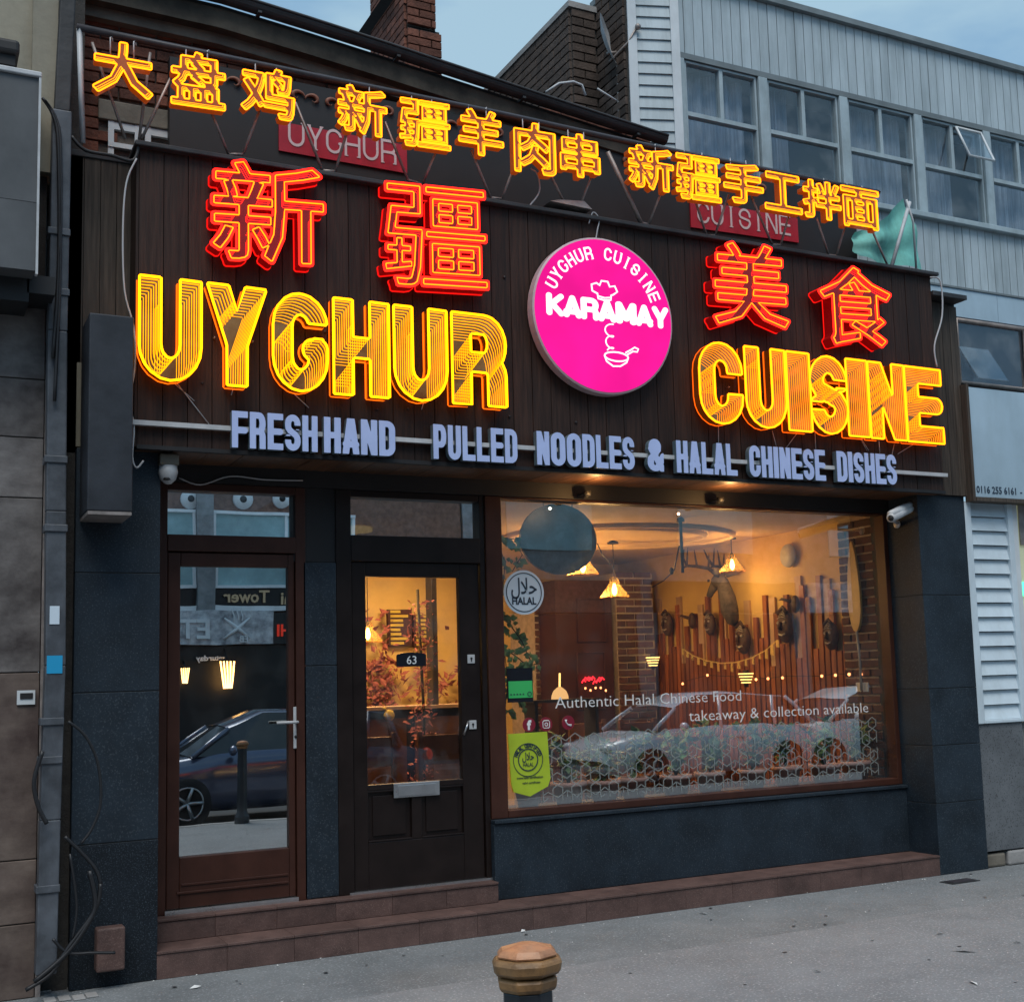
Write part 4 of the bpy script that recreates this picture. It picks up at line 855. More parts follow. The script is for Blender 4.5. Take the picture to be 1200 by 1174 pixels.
for (root_lab, idx) in (('pair of large red neon Chinese characters above the long yellow word', (0, 1)), ('pair of large red neon Chinese characters above the golden word at right', (2, 3))):
    t = thing('red_neon_characters', root_lab, 'neon sign', P(*red[idx[0]][3], -.14))
    for i in idx:
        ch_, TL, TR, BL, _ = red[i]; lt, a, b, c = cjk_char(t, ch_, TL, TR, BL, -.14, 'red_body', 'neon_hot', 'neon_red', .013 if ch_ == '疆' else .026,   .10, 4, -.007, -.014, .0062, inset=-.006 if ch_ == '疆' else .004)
        mb = MB()
        for xx in (a.x+.15, b.x-.15): mb.tube([(xx, -.05, (a.z+c.z)/2), (xx, .003, (a.z+c.z)/2)], .006)
        mb.build('standoff', 'strut', lt)
# ---- the frame with fourteen small characters
nf = thing('character_frame_sign', 'metal zigzag frame carrying a row of fourteen small orange neon Chinese characters above the board', 'neon sign', P(96, 168, -.1))
YN = -.16
def line(mb, pts, r, n=6): mb.tube(pts, r, n, smooth=True)
rl = [P(u, v, YN+.07) for u, v in ((90, 32), (250, 65), (400, 96), (587, 134), (743, 168), (900, 200), (1030, 226))]
mb = MB(); line(mb, rl, .024, 4); mb.build('top_rail', 'strut_dark', nf)
mb = MB(); line(mb, [P(93, 34, YN+.07), P(97, 168, 0)], .016, 4); mb.build('end_post', 'white_metal', nf)
vees = [((108, 50), (147, 163)), ((176, 62), (163, 165)), ((201, 90), (166, 163)), ((245, 125), (268, 181)), ((304, 130), (285, 181)), ((346, 120), (378, 200)), ((417, 120), (393, 201)), ((451, 143), (478, 211)), ((511, 178), (495, 216)), ((552, 176), (575, 232)), ((605, 190), (588, 233)), ((640, 195), (663, 241)), ((694, 205), (678, 246)), ((712, 178), (751, 261)), ((778, 218), (760, 263)), ((813, 230), (828, 276)), ((854, 228), (838, 276)), ((880, 230), (905, 287)), ((925, 250), (915, 287)), ((957, 256), (971, 299)), ((992, 260), (980, 300)), ((1021, 268), (1040, 311))]
for i, (a, b) in enumerate(vees):
    mb = MB(); A_, B_ = P(*a, YN+.08), P(*b, 0); B_.z = max(B_.z, 4.845); th = .017 if i == 13 else .0095
    line(mb, [A_, B_], th, 5); mb.build('strut', 'strut', nf)
for i in range(3, 21, 2):
    mb = MB(); A_, B_ = P(*vees[i][1], 0), P(*vees[i+1][1], 0); line(mb, [A_, B_], .009, 5); mb.build('foot', 'strut', nf)
small = [('大', (110, 44), (179, 56), (110, 106)), ('盘', (201, 57), (264, 66), (201, 121)), ('鸡', (283, 74), (345, 86), (283, 132)), ('新', (396, 97), (453, 108), (396, 152)), ('疆', (468, 114), (527, 122), (468, 169)), ('羊', (537, 125), (589, 133), (537, 178)), ('肉', (602, 141), (650, 148), (602, 200)), ('串', (656, 154), (702, 161), (656, 204)), ('新', (736, 168), (788, 176), (736, 218)), ('疆', (791, 179), (843, 186), (791, 231)), ('手', (847, 188), (893, 195), (847, 235)), ('工', (895, 200), (938, 208), (895, 244)), ('拌', (940, 209), (984, 216), (940, 253)), ('面', (985, 217), (1029, 225), (985, 263))]
for ch_, TL, TR, BL in small:
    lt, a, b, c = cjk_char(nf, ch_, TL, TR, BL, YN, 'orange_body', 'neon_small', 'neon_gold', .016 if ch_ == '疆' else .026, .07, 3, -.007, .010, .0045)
    mb = MB()
    for q in (.3, .7):
        x = a.x+(b.x-a.x)*q; z = a.z+(b.z-a.z)*q; line(mb, [(x, YN+.05, z-.06), (x, YN+.055, z+.045), (x+.01, YN+.07, z+.06), (x+.015, YN+.07, z+.03)], .0045, 4)
    tag(mb.build('hook', 'white_metal', lt), kind='stuff')
# ---- round pink light box
c_ = P(708.5, 370, -.10); Rr_ = (P(708, 279, -.14).z-P(708, 462, -.14).z)/2; Rr_ *= 1.0; t = thing('round_pink_sign', 'round glowing pink light box with white lettering between the two neon words', 'light box', c_)
mb = MB(); mb.lathe([(Rr_-.01, .085), (Rr_, .08), (Rr_, .005), (Rr_-.012, 0)], (c_.x, c_.y, c_.z), 64, 'y', smooth=False); mb.build('casing', 'pink_rim', t)
mb = MB(); disc(mb, c_.x, c_.z, Rr_-.014, -.103, -.099, 64); face = mb.build('face', 'logo_pink', t)
yl = -.107; cx_, cz_ = c_.x, c_.z
arc_text('UYGHUR CUISINE', cx_, cz_, Rr_*.80, 156, 24, .092, yl, 'logo_white', face, ser=.06, sx=1.0)
kw = [('K', .12), ('A', .125), ('R', .125), ('A', .13), ('M', .15), ('A', .125), ('Y', .12)]; tot = sum(q for _, q in kw)*1.0; x = cx_-.455; z0 = cz_-.045; sc = .97/tot
for ch_, wd in kw:
    wd *= sc; gl = glyph(ch_, .72, .118, 0, 60, clip=False); l3 = [[(x+wd*1.04*q[0]/.72, z0-.0*(x-cx_)+.158*q[1]) for q in l] for l in gl]; solid(l3, .003, 'letter', 'logo_white', face, y=yl); x += wd
def pline(name, pts, r, parent, m='logo_white', closed=False):
    mb = MB(); mb.tube([(cx_+a, yl, cz_+b) for a, b in pts], r, 5, closed=closed); return mb.build(name, m, parent)
pline('chef_hat', [(-.05, .115), (-.055, .15), (-.095, .165), (-.10, .21), (-.06, .225), (-.035, .21), (-.02, .245), (.03, .245), (.045, .21), (.085, .22), (.105, .18), (.07, .155), (.055, .15), (.05, .115), (0, .108)], .0065, face, closed=True)
pline('hat_band', [(-.045, .132), (0, .125), (.045, .132)], .006, face)
nd = []
for k in range(60): t_ = k/59; nd.append((.03+.035*math.cos(t_*15)*(1-.2*t_), -.06-.20*t_+.02*math.sin(t_*15)))
pline('noodle', nd, .005, face)
pn = [(.08+.095*math.cos(R_(q)), -.285+.032*math.sin(R_(q))) for q in range(0, 360, 20)]
pline('pan_rim', pn, .006, face, closed=True)
pline('pan_bowl', [(-.015, -.285), (0, -.325), (.05, -.355), (.11, -.35), (.16, -.32), (.175, -.285)], .006, face)
pline('pan_handle', [(.165, -.265), (.215, -.235), (.25, -.235), (.26, -.215), (.23, -.205), (.205, -.222), (.155, -.25)], .006, face)
# ---- slogan letters
sg = thing('slogan_lettering', 'pale blue block letters in a row along the foot of the board', 'lettering', P(271, 522, 0))
YS = -.075
for word, u0, u1 in (('FRESH', 271, 374), ('HAND', 379, 465), ('PULLED', 507, 608), ('NOODLES', 628, 745), ('&', 757, 779), ('HALAL', 791, 865), ('CHINESE', 876, 968), ('DISHES', 978, 1051)):
    A_, B_ = P(u0, 500, YS).x, P(u1, 540, YS).x; vt = lambda u: 481+.0668*(u-271); vb = lambda u: 524+.0565*(u-271)
    wts = [.5 if c == 'I' else (1.15 if c == 'O' else 1) for c in word]; s_ = sum(wts); x = A_
    for c, wt in zip(word, wts):
        wd = (B_-A_)*wt/s_; f = (x-A_)/(B_-A_); u = u0+(u1-u0)*f
        z1, z0 = P(u, vt(u), YS).z, P(u, vb(u), YS).z
        ww = .2 if c == 'I' else .46; g_ = glyph(c, ww, .088 if c != 'I' else .1)
        l3 = [[(x+.004+(wd-.012)*q[0]/ww, z0+(z1-z0)*q[1]) for q in l] for l in g_]
        lt = solid(l3, .004, 'letter', 'letter_blue', sg, y=YS); solid(l3, .045, 'letter_side', 'letter_side', lt, y=YS+.0045); x += wd
# ================================================================== INTERIOR (a room, built as the setting)
def istruct(name, mb, m): return struct(name, mb, m)
RX0, RX1, RY, RZ, RF0 = 2.47, 7.36, 5.2, 2.93, .28
mb = MB(); mb.box(RX0, RX1+.2, .62, RY+.2, RF0-.1, RF0); istruct('room_floor', mb, 'floor_in')
mb = MB(); mb.box(RX0, RX1+.2, .63, RY+.2, RZ, RZ+.08); istruct('room_ceiling', mb, 'ceiling_paint')
mb = MB(); mb.box(RX0, RX1+.2, RY, RY+.15, RF0, RZ); istruct('room_back_wall', mb, 'orange_wall')
mb = MB(); mb.box(RX1, RX1+.15, .72, RY, RF0, RZ); rw = istruct('room_side_wall', mb, 'orange_wall')
# ceiling moulding rings
md = thing('ceiling_rose', 'wide shallow oval plaster moulding on the ceiling above the pendant lamps', 'moulding', (5.9, 2.6, RZ))
for r_ in (1.1, .82):
    mb = MB(); mb.tube([(5.9+r_*math.cos(R_(k)), 2.6+r_*.8*math.sin(R_(k)), RZ-.005) for k in range(0, 360, 12)], .035, 6, closed=True); mb.build('ring', 'ceiling_paint', md)
# brick pier just inside the window on the side wall
def interior_brick(name, lab, x0, x1, y0, y1, z0, z1, faces):
    t = thing(name, lab, 'pier', (x0, y0, z0)); mb = MB(); mb.box(x0, x1, y0, y1, z0, z1); mb.build('core', 'mortar_pale', t)
    for (o, ux, W) in faces: brick_wall(o, ux, W, z1-z0-.01, 'brick_in', t, 290//len(faces), joint=.02, hh=.87)
    return t
yA = PX(990, 760, 7.26).y; 
interior_brick('brick_pier', 'brown brick pier inside the window at its right edge behind a hanging board', 7.26, 7.36, .66, yA, RF0, RZ, [((7.26, yA, RF0), (0, -1, 0), yA-.66)])
bx0, bx1 = P(724, 780, 4.2).x, P(768, 780, 4.2).x
interior_brick('brick_column', 'brown brick column at the back of the room right of the maroon partition', bx0, bx1, 4.2, 5.2, RF0, P(745, 672, 4.2).z, [((bx0, 4.2, RF0), (1, 0, 0), bx1-bx0)])
cx0, cx1 = P(627, 780, 4.6).x, P(650, 780, 4.6).x
interior_brick('brick_column', 'narrow brown brick column seen behind the round halal sticker', cx0, cx1, 4.6, 5.2, RF0, P(640, 715, 4.6).z, [((cx0, 4.6, RF0), (1, 0, 0), cx1-cx0)])
mp_ = thing('maroon_partition', 'tall dark maroon panelled partition left of the brick column', 'partition', (P(650, 780, 4.2).x, 4.2, RF0))
q = rect(650, 688, 723, 900, 4.2); mb = MB(); mb.box(q[0], q[1], 4.2, 5.2, RF0, P(690, 680, 4.2).z); mb.build('body', 'maroon', mp_)
for u0, u1, v0, v1 in ((676, 710, 702, 752), (676, 710, 765, 830)):
    q = rect(u0, v0, u1, v1, 4.19); mb = MB(); mb.tube([(q[0], 4.19, q[2]), (q[1], 4.19, q[2]), (q[1], 4.19, q[3]), (q[0], 4.19, q[3])], .012, 4, closed=True); mb.build('moulding', 'maroon', mp_)
led = thing('red_led_sign', 'small glowing red sign low on the maroon partition', 'sign', P(694, 800, 4.15))
for k in range(9):
    p = P(684+k*2.7+rnd.uniform(-.6, .6), 797+rnd.uniform(-2.5, 2.5), 4.15); mb = MB(); mb.tube([(p.x-.02, p.y, p.z-.015), (p.x, p.y, p.z+.02), (p.x+.025, p.y, p.z-.005)], .008, 4); mb.build('stroke', 'red_led', led)
for k in range(5):
    p = P(686+k*6, 805+rnd.uniform(-1, 4), 4.12); mb = MB(); mb.ball(p, .013, 6, 4); mb.build('bulb', 'fairy', led)
# slat wall on the side wall
sw = thing('slat_wall', 'wall covering of upright reddish wooden slats of uneven height behind the masks', 'wall covering', (7.34, 1.2, RF0))
mb = MB(); mb.box(-.014, .014, -.031, .031, 0, 1); sm_ = mb.mesh('slat', 'slat_wood'); mb = MB(); mb.box(-.012, .012, -.045, .045, 0, 1); smp = mb.mesh('slat', 'slat_pale')
y = yA+.06; i = 0; hts = [2.05, 1.85, 2.35, 1.95, 2.5, 1.8, 2.25, 2.4, 1.75, 2.0, 2.3, 1.9, 2.15, 1.7, 2.4, 1.95, 2.2, 1.8, 2.1]
while y < RY-.1:
    h_ = hts[i % len(hts)]+rnd.uniform(-.06, .06); inst('slat', sm_, sw, (7.33, y, RF0), scale=(1, 1, h_-RF0))
    if i % 5 == 2: inst('slat', smp, sw, (7.345, y+.07, RF0+1.1), scale=(1, 1, rnd.uniform(.9, 1.15)), label='pale slat set higher than the reddish ones')
    y += .082; i += 1
# masks
def mask(u, v, r, lab, tall=1.15, face=True):
    r *= .85
    p = PX(u, v, 7.27); t = thing('wall_mask', lab, 'mask', p, 'carved masks hung on the slat wall')
    mb = MB(); mb.ball((p.x, p.y, p.z), r, 14, 10, (.45, .8, tall)); mb.tube([(p.x-.3*r, p.y+.5*r, p.z+tall*r*.8), (p.x-.2*r, p.y, p.z+tall*r*1.15), (p.x-.3*r, p.y-.5*r, p.z+tall*r*.8)], r*.14, 6); mb.build('face', 'mask_dark', t)
    for s in (-1, 1):
        mb = MB(); mb.ball((p.x-r*.40, p.y+s*r*.32, p.z+r*.25), r*.15, 8, 6, (.6, 1, .8)); mb.build('eye', 'mask_line', t)
    mb = MB(); mb.tube([(p.x-r*.44, p.y, p.z+r*.3), (p.x-r*.62, p.y, p.z-r*.15), (p.x-r*.45, p.y, p.z-r*.2)], r*.11, 6); mb.build('nose', 'mask_dark', t)
    mb = MB(); mb.tube([(p.x-r*.36, p.y+r*.35, p.z-r*.5), (p.x-r*.42, p.y, p.z-r*.62), (p.x-r*.36, p.y-r*.35, p.z-r*.5)], r*.07, 6); mb.build('mouth', 'mask_line', t)
    for k in range(3):
        mb = MB(); mb.tube([(p.x-r*(.36-.04*k), p.y+r*(.5-.12*k), p.z+r*(.55+.16*k)), (p.x-r*(.40-.06*k), p.y, p.z+r*(.68+.18*k)), (p.x-r*(.36-.04*k), p.y-r*(.5-.12*k), p.z+r*(.55+.16*k))], r*.035, 4); mb.build('carved_line', 'mask_line', t)
for a_ in ((782, 731, .13, 'oval carved mask hung above the orange balloon'), (832, 731, .12, 'round carved reddish mask left of the deer head'), (871, 749, .15, 'wide carved mask with pale lines hung below the deer head'), (921, 734, .16, 'largest carved mask, between the deer head and the brick pier'), (974, 745, .13, 'carved mask with pale lines nearest the brick pier')): mask(*a_)
for (u, v, lab) in ((811, 727, 'small dark bird-shaped plaque left of the round mask'), (932, 708, 'small dark bird-shaped plaque above the largest mask')):
    p = PX(u, v, 7.28); t = thing('bird_plaque', lab, 'wall ornament', p, 'dark bird plaques on the slat wall')
    mb = MB(); mb.ball(p, .07, 10, 8, (.5, .8, 1.2)); mb.build('body', 'mask_dark', t); mb = MB(); mb.tube([(p.x-.02, p.y+.04, p.z+.03), (p.x-.03, p.y+.16, p.z+.06), (p.x-.02, p.y+.22, p.z+.05)], .018, 6, taper=[1, .7, .2]); mb.build('beak', 'mask_dark', t)
# deer head
p = PX(866, 697, 7.30); dh = thing('deer_head', 'mounted grey brown deer head with antlers under the glass lamp', 'deer head', p)
mb = MB(); mb.tube([(p.x-.06, p.y-.01, p.z-.30), (p.x-.09, p.y-.01, p.z-.26), (p.x-.12, p.y, p.z-.16), (p.x-.14, p.y, p.z-.04), (p.x-.16, p.y+.02, p.z+.08), (p.x-.17, p.y+.03, p.z+.15)], .088, 14, taper=[.25, .7, 1, .95, .78, .6])
mb.ball((p.x-.18, p.y+.07, p.z+.14), .078, 12, 8, (1, 1.2, .95)); mb.tube([(p.x-.19, p.y+.10, p.z+.13), (p.x-.21, p.y+.16, p.z+.06), (p.x-.22, p.y+.20, p.z+.0)], .050, 10, taper=[1.1, .78, .6]); mb.build('head', 'fur', dh)
for s in (-1, 1):
    mb = MB(); mb.tube([(p.x-.18+s*.05, p.y+.02, p.z+.19), (p.x-.18+s*.12, p.y-.05, p.z+.23), (p.x-.18+s*.16, p.y-.10, p.z+.25)], .035, 8, taper=[.6, 1, .15]); mb.build('ear', 'fur', dh)
    b0 = Vector((p.x-.19+s*.04, p.y+.04, p.z+.20)); mb = MB()
    mn = [b0, b0+Vector((s*.05, .06, .07)), b0+Vector((s*.10, .19, .10)), b0+Vector((s*.12, .34, .12)), b0+Vector((s*.11, .42, .21)), b0+Vector((s*.08, .44, .30))]
    mb.tube(mn, .017, 6, taper=[1.3, 1.1, 1, .9, .7, .3])
    for i_, dv in ((1, (0, -.02, .15)), (2, (-.01, .02, .17)), (3, (0, -.03, .18)), (3, (0, .10, -.02))): mb.tube([mn[i_], mn[i_]+Vector(dv)*.6, mn[i_]+Vector(dv)], .012, 5, taper=[1, .8, .25])
    mb.build('antler', 'antler', dh)
for s in (-1, 1): mb = MB(); mb.ball((p.x-.20+s*.06, p.y+.14, p.z+.15), .014, 8, 6); mb.build('eye', 'rubber', dh)
# bunting
bt = thing('gold_bunting', 'sagging string of small gold letters and tassels across the slat wall', 'bunting', PX(850, 770, 7.2))
bp_ = [PX(u, v, 7.22) for u, v in ((800, 760), (812, 768), (828, 774), (845, 777), (862, 776), (880, 771), (897, 762), (911, 750))]
mb = MB(); mb.tube(bp_, .006, 4); mb.build('string', 'gold', bt)
for k in range(16):
    f = k/15*(len(bp_)-1); i_ = min(int(f), len(bp_)-2); q = bp_[i_].lerp(bp_[i_+1], f-i_); mb = MB(); hh = rnd.uniform(.05, .11); ww = rnd.uniform(.012, .026)
    mb.add([(q.x-.004, q.y-ww, q.z-hh), (q.x-.004, q.y+ww, q.z-hh*.9), (q.x-.004, q.y+ww*.8, q.z), (q.x-.004, q.y-ww*.8, q.z), (q.x+.004, q.y-ww, q.z-hh), (q.x+.004, q.y+ww, q.z-hh*.9), (q.x+.004, q.y+ww*.8, q.z), (q.x+.004, q.y-ww*.8, q.z)], [(0, 1, 2, 3), (7, 6, 5, 4), (0, 4, 5, 1), (3, 2, 6, 7), (0, 3, 7, 4), (1, 5, 6, 2)]); mb.build('gold_letter', 'gold', bt)
fl = thing('fairy_lights', 'string of tiny warm bulbs low along the slat wall above the car reflection', 'fairy lights', PX(900, 795, 7.2))
fp = [(800, 800), (829, 790), (886, 795), (900, 794), (917, 793), (963, 791), (979, 790), (995, 789), (1009, 789)]
mb = MB(); mb.tube([PX(u, v-1+(i % 2)*2, 7.22 if u < 985 else 7.24) for i, (u, v) in enumerate(fp)], .003, 4); mb.build('wire', 'stem', fl)
for u, v in fp: mb = MB(); mb.ball(PX(u, v+1, 7.2 if u < 985 else 7.23), .014, 6, 5); mb.build('bulb', 'fairy', fl)
# striped lamp slots
for (u, v, x, lab) in ((765, 771, 7.1, 'yellow striped lantern at the end of the brick column'), (874, 790, 7.15, 'yellow striped lantern low on the slat wall under the bunting')):
    p = PX(u, v, x); t = thing('slotted_lantern', lab, 'lantern', p, 'yellow striped lanterns')
    for k in range(4):
        mb = MB(); mb.lathe([(.075-.009*k, 0), (.075-.009*k, .012)], (p.x, p.y, p.z-.028*k), 14); mb.build('glowing_slot', 'warm_strip', t)
    mb = MB(); mb.lathe([(.02, -.12), (.03, .04)], (p.x, p.y, p.z), 8); mb.build('core', 'counter', t)
# hanging board on the brick pier, sockets
p0, p1 = PX(1000, 634, 7.22), PX(1006, 740, 7.22); t = thing('hanging_board', 'long pale and yellow leaf-shaped board hanging on the brick pier', 'ornament', p1)
zc, zh = (p0.z+p1.z)/2, (p0.z-p1.z)/2; yc = PX(1002, 690, 7.22).y
vs = []; 
for xx in (7.20, 7.225):
    for k in range(24): a_ = 2*math.pi*k/24; vs.append((xx, yc+.075*math.sin(a_)*(1-.35*math.cos(a_)), zc+zh*math.cos(a_)))
mb = MB(); mb.add(vs, [tuple(range(24)), tuple(range(47, 23, -1))]+[(k, k+24, (k+1) % 24+24, (k+1) % 24) for k in range(24)]); mb.build('board', 'surfboard', t)
mb = MB(); mb.tube([(7.21, yc, p1.z+.02), (7.21, yc-.02, p1.z-.22), (7.21, yc-.02, p1.z-.5)], .012, 5); mb.build('tail', 'mask_line', t)
for (u, v) in ((1007, 805), (1015, 805)):
    p = PX(u, v, 7.24); mb = MB(); mb.box(p.x-.01, p.x+.02, p.y-.035, p.y+.035, p.z-.04, p.z+.04)
    o = mb.build('wall_socket', 'white_pvc', None, bevel=.005); tag(o, 'small white wall socket on the brick pier, %s of the pair' % ('left' if u < 1010 else 'right'), 'socket', 'pair of wall sockets on the brick pier')
p = PX(920, 651, 7.28); t = thing('round_wall_plate', 'round pale plate high on the orange wall above the slats', 'wall plate', p); mb = MB(); mb.lathe([(.105, .0), (.11, .02), (.09, .03), (.06, .022), (.002, .02)], (7.30, p.y, p.z), 24, 'x'); mb.build('plate', 'white_metal', t)
# balloon
p = P(779, 769, 4.4); t = thing('balloon', 'round orange balloon hanging in front of the slat wall', 'balloon', p)
mb = MB(); mb.lathe([(.004, -.22), (.02, -.19), (.09, -.13), (.15, -.02), (.165, .06), (.14, .13), (.08, .175), (.005, .19)], p, 18); mb.build('skin', 'balloon', t); mb = MB(); mb.lathe([(.004, -.215), (.022, -.24)], p, 8); mb.build('knot', 'balloon', t)
# dark oval board hanging behind the glass
c_ = P(654, 632, .72); t = thing('oval_board', 'large dark oval board hanging just inside the top of the window', 'board', c_)
mb = MB(); n = 48; prf = [(c_.x+.315*math.cos(2*math.pi*k/n), c_.z+.262*math.sin(2*math.pi*k/n)-.0*math.cos(2*math.pi*k/n)) for k in range(n)]
mb.prism(prf, .70, .725); mb.build('panel', 'disc_dark', t); mb = MB(); 
for s in (-.12, .12): mb.tube([(c_.x+s, .71, c_.z+.2), (c_.x+s, .71, RZ)], .004, 4)
mb.build('wire', 'cable_black', t)
# hanging black pole, and cables
p = P(800, 640, 1.3); t = thing('black_ceiling_rod', 'slim black rod hanging from the ceiling at the middle of the window', 'rod', p)
mb = MB(); mb.tube([(P(797, 600, 1.3).x, 1.3, RZ), (P(800, 671, 1.3).x, 1.3, P(800, 671, 1.3).z)], .013, 8); mb.build('rod', 'rubber', t); mb = MB(); mb.lathe([(.035, 0), (.03, .03), (.01, .04)], (P(797, 600, 1.3).x, 1.3, RZ-.04), 10); mb.build('ceiling_cup', 'rubber', t)
mb = MB(); mb.tube([P(700, 637, 2.6), P(706, 650, 2.7), P(715, 660, 2.9), P(720, 668, 3.0)], .006, 5); tag(mb.build('ceiling_cable', 'cable_black'), 'thin black flex running across the ceiling to the front pendant lamp', 'cable')
mb = MB(); mb.tube([P(796, 640, 1.4), P(790, 668, 2.2), P(778, 680, 3), P(764, 688, 4)], .007, 5); mb.ball(P(787, 669, 2.3), .022, 8, 6, (1, 1, 1.6)); tag(mb.build('ceiling_cable', 'cable_black'), 'black flex with a switch hanging between the rod and the brick column', 'cable')
# pendant lamps
def pendant(u, v, Y, lab, s=1.):
    p = P(u, v, Y); t = thing('pendant_lamp', lab, 'pendant lamp', p, 'warm glass pendant lamps inside the window')
    mb = MB(); mb.tube([(p.x, p.y, p.z+.12*s), (p.x, p.y, RZ-.02)], .004, 5); mb.build('cord', 'cable_black', t)
    mb = MB(); mb.lathe([(.055*s, 0), (.055*s, .015), (.01, .03)], (p.x, p.y, RZ-.03), 14); mb.build('ceiling_cup', 'rubber', t)
    mb = MB(); mb.lathe([(.022*s, .06*s), (.024*s, .11*s), (.01*s, .13*s)], p, 12); mb.build('lamp_holder', 'rubber', t)
    mb = MB(); mb.lathe([(.004, -.055*s), (.022*s, -.03*s), (.026*s, 0), (.014*s, .045*s), (.01*s, .06*s)], p, 14); mb.build('bulb', 'bulb', t)
    mb = MB(); mb.lathe([(.14*s, -.07*s), (.138*s, -.06*s), (.10*s, -.01*s), (.055*s, .05*s), (.045*s, .10*s), (.03*s, .12*s)], p, 24, cap=False); mb.tube([(p.x+.14*s*math.cos(R_(k)), p.y+.14*s*math.sin(R_(k)), p.z-.07*s) for k in range(0, 360, 15)], .004, 4, closed=True); mb.build('glass_shade', 'shade_glass', t)
    l_ = bpy.data.lights.new('lamp_light', 'POINT'); l_.energy = 17; l_.color = (1, .60, .22); l_.shadow_soft_size = .06; lo = bpy.data.objects.new('lamp_light', l_); COL.objects.link(lo); lo.location = Vector(p)+Vector((-.1, 0, -.10*s))
    if s < 1: l_.energy = 8
    return t
pendant(683, 664, 2.3, 'glass pendant lamp left of the pair, just below the dark oval board'); pendant(720, 691, 3.0, 'glass pendant lamp right of the pair, in front of the brick column'); pendant(858, 662, 2.4, 'glass pendant lamp above the deer head', .9)
pendant(431, 743, 3.0, 'glass pendant lamp seen at the left edge of the black door glass', .9)
# ceiling spots (lit)
for (u, v, Y) in ((438, 689, 3.8), (529, 690, 3.6), (480, 706, 4.6)):
    p = P(u, v, Y); p = Vector(P(u, v, Y)); d_ = ray(u, v); tt = (RZ-.012-CP[2])/d_[2]; p = Vector(CP+d_*tt)
    if p.y > RY-.1: p = Vector((p.x*0+P(u, v, 4.9).x, 4.9, RZ-.012))
    t = thing('ceiling_spotlight', {438: 'bright recessed ceiling light at upper left of the black door glass', 529: 'bright recessed ceiling light at upper right of the black door glass', 480: 'smaller recessed ceiling light in the middle of the black door glass'}[u], 'spotlight', p, 'recessed lights seen through the black door')
    mb = MB(); mb.lathe([(.05, 0), (.05, .008)], p, 16); mb.build('lens', 'spot', t); mb = MB(); mb.lathe([(.052, -.004), (.07, -.004), (.07, .010)], p, 16, cap=False); mb.build('bezel', 'white_metal', t)
for (x, y, e) in ((3.3, 2.6, 22), (4.2, 4.0, 34)):
    l_ = bpy.data.lights.new('room_fill_light', 'AREA'); l_.energy = e; l_.size = .35; l_.color = (1, .62, .28); lo = bpy.data.objects.new('room_fill_light', l_); COL.objects.link(lo); lo.location = (x, y, RZ-.05)  # fill lights added out of view to brighten the room
    t = thing('added_fill_panel', 'flat round added fill light in the room ' + ('behind the black door' if x < 4 else 'near its back wall'), 'ceiling light', (x, y, RZ-.03)); mb = MB(); mb.lathe([(.17, 0), (.17, .03)], (x, y, RZ-.035), 24); mb.build('diffuser', 'warm_strip', t)
# things behind the black door
t = thing('menu_board', 'tall yellow striped menu board on the back wall seen through the black door, left one', 'menu board', P(470, 740, 5.15), 'menu boards on the back wall')
def menu(t, u0, v0, u1, v1):
    q = rect(u0, v0, u1, v1, 5.12); mb = MB(); mb.box(q[0], q[1], 5.12, 5.18, q[2], q[3]); mb.build('board', 'maroon', t); n = 8
    for k in range(n):
        z = q[3]-(k+.5)*(q[3]-q[2])/n; mb = MB(); mb.box(q[0]+.02, q[1]-.02-rnd.uniform(0, .12), 5.105, 5.117, z-.014, z+.014); mb.build('menu_line', 'menu_yellow', t)
menu(t, 455, 714, 483, 756); t = thing('menu_board', 'yellow striped menu board on the back wall seen through the black door, right one', 'menu board', P(495, 740, 5.15), 'menu boards on the back wall'); menu(t, 485, 720, 507, 757)
t = thing('red_foliage_wall', 'wall of dense reddish artificial foliage behind the black door glass', 'artificial foliage', P(440, 740, 5.0)); mb = MB()
q = rect(424, 716, 456, 800, 5.05)
def leaves(mb, n, f, s0, s1):
    for _ in range(n):
        c = f(); s = rnd.uniform(s0, s1); a = Vector((rnd.uniform(-1, 1), rnd.uniform(-1, 1), rnd.uniform(-1, 1))).normalized(); b = a.orthogonal().normalized(); g = a.cross(b); c = Vector(c)
        mb.add([c-a*s, c-b*s*.42+g*s*.1, c+a*s, c+b*s*.42+g*s*.1], [(0, 1, 2), (0, 2, 3)])
leaves(mb, 620, lambda _=0: (rnd.uniform(q[0]-.2, q[1]+.02) if rnd.random() < .6 else rnd.uniform(q[0], q[1]+.9), rnd.uniform(4.85, 5.1), rnd.uniform(q[2]-.5, q[3]-rnd.choice((0, .5, .5)))), .03, .075); tag(mb.build('foliage', 'pinkflower', t), kind='stuff')
q = rect(505, 660, 516, 900, 3.0); t = thing('dark_post', 'dark square post in the room behind the black door', 'post', (q[0], 3, RF0)); mb = MB(); mb.box(q[0], q[1], 3.0, 3.15, RF0, RZ); mb.build('shaft', 'counter', t, bevel=.01); mb = MB(); mb.box(q[0]-.02, q[1]+.02, 2.98, 3.17, RF0, RF0+.12); mb.build('plinth', 'counter', t)
t = thing('flower_garland', 'upright garland of pink and orange flowers standing behind the black door', 'garland', P(495, 900, 2.4)); mb = MB(); c_ = P(495, 870, 2.4)
leaves(mb, 380, lambda: (c_.x+rnd.gauss(0, .05), 2.4+rnd.gauss(0, .05), rnd.uniform(.8, 2.3)**1.0), .015, .035); tag(mb.build('flowers', 'pinkflower', t), kind='stuff'); mb = MB(); mb.tube([(c_.x, 2.4, RF0), (c_.x+.02, 2.4, 1.3), (c_.x-.02, 2.4, 2.4)], .012); mb.build('stem', 'stem', t)
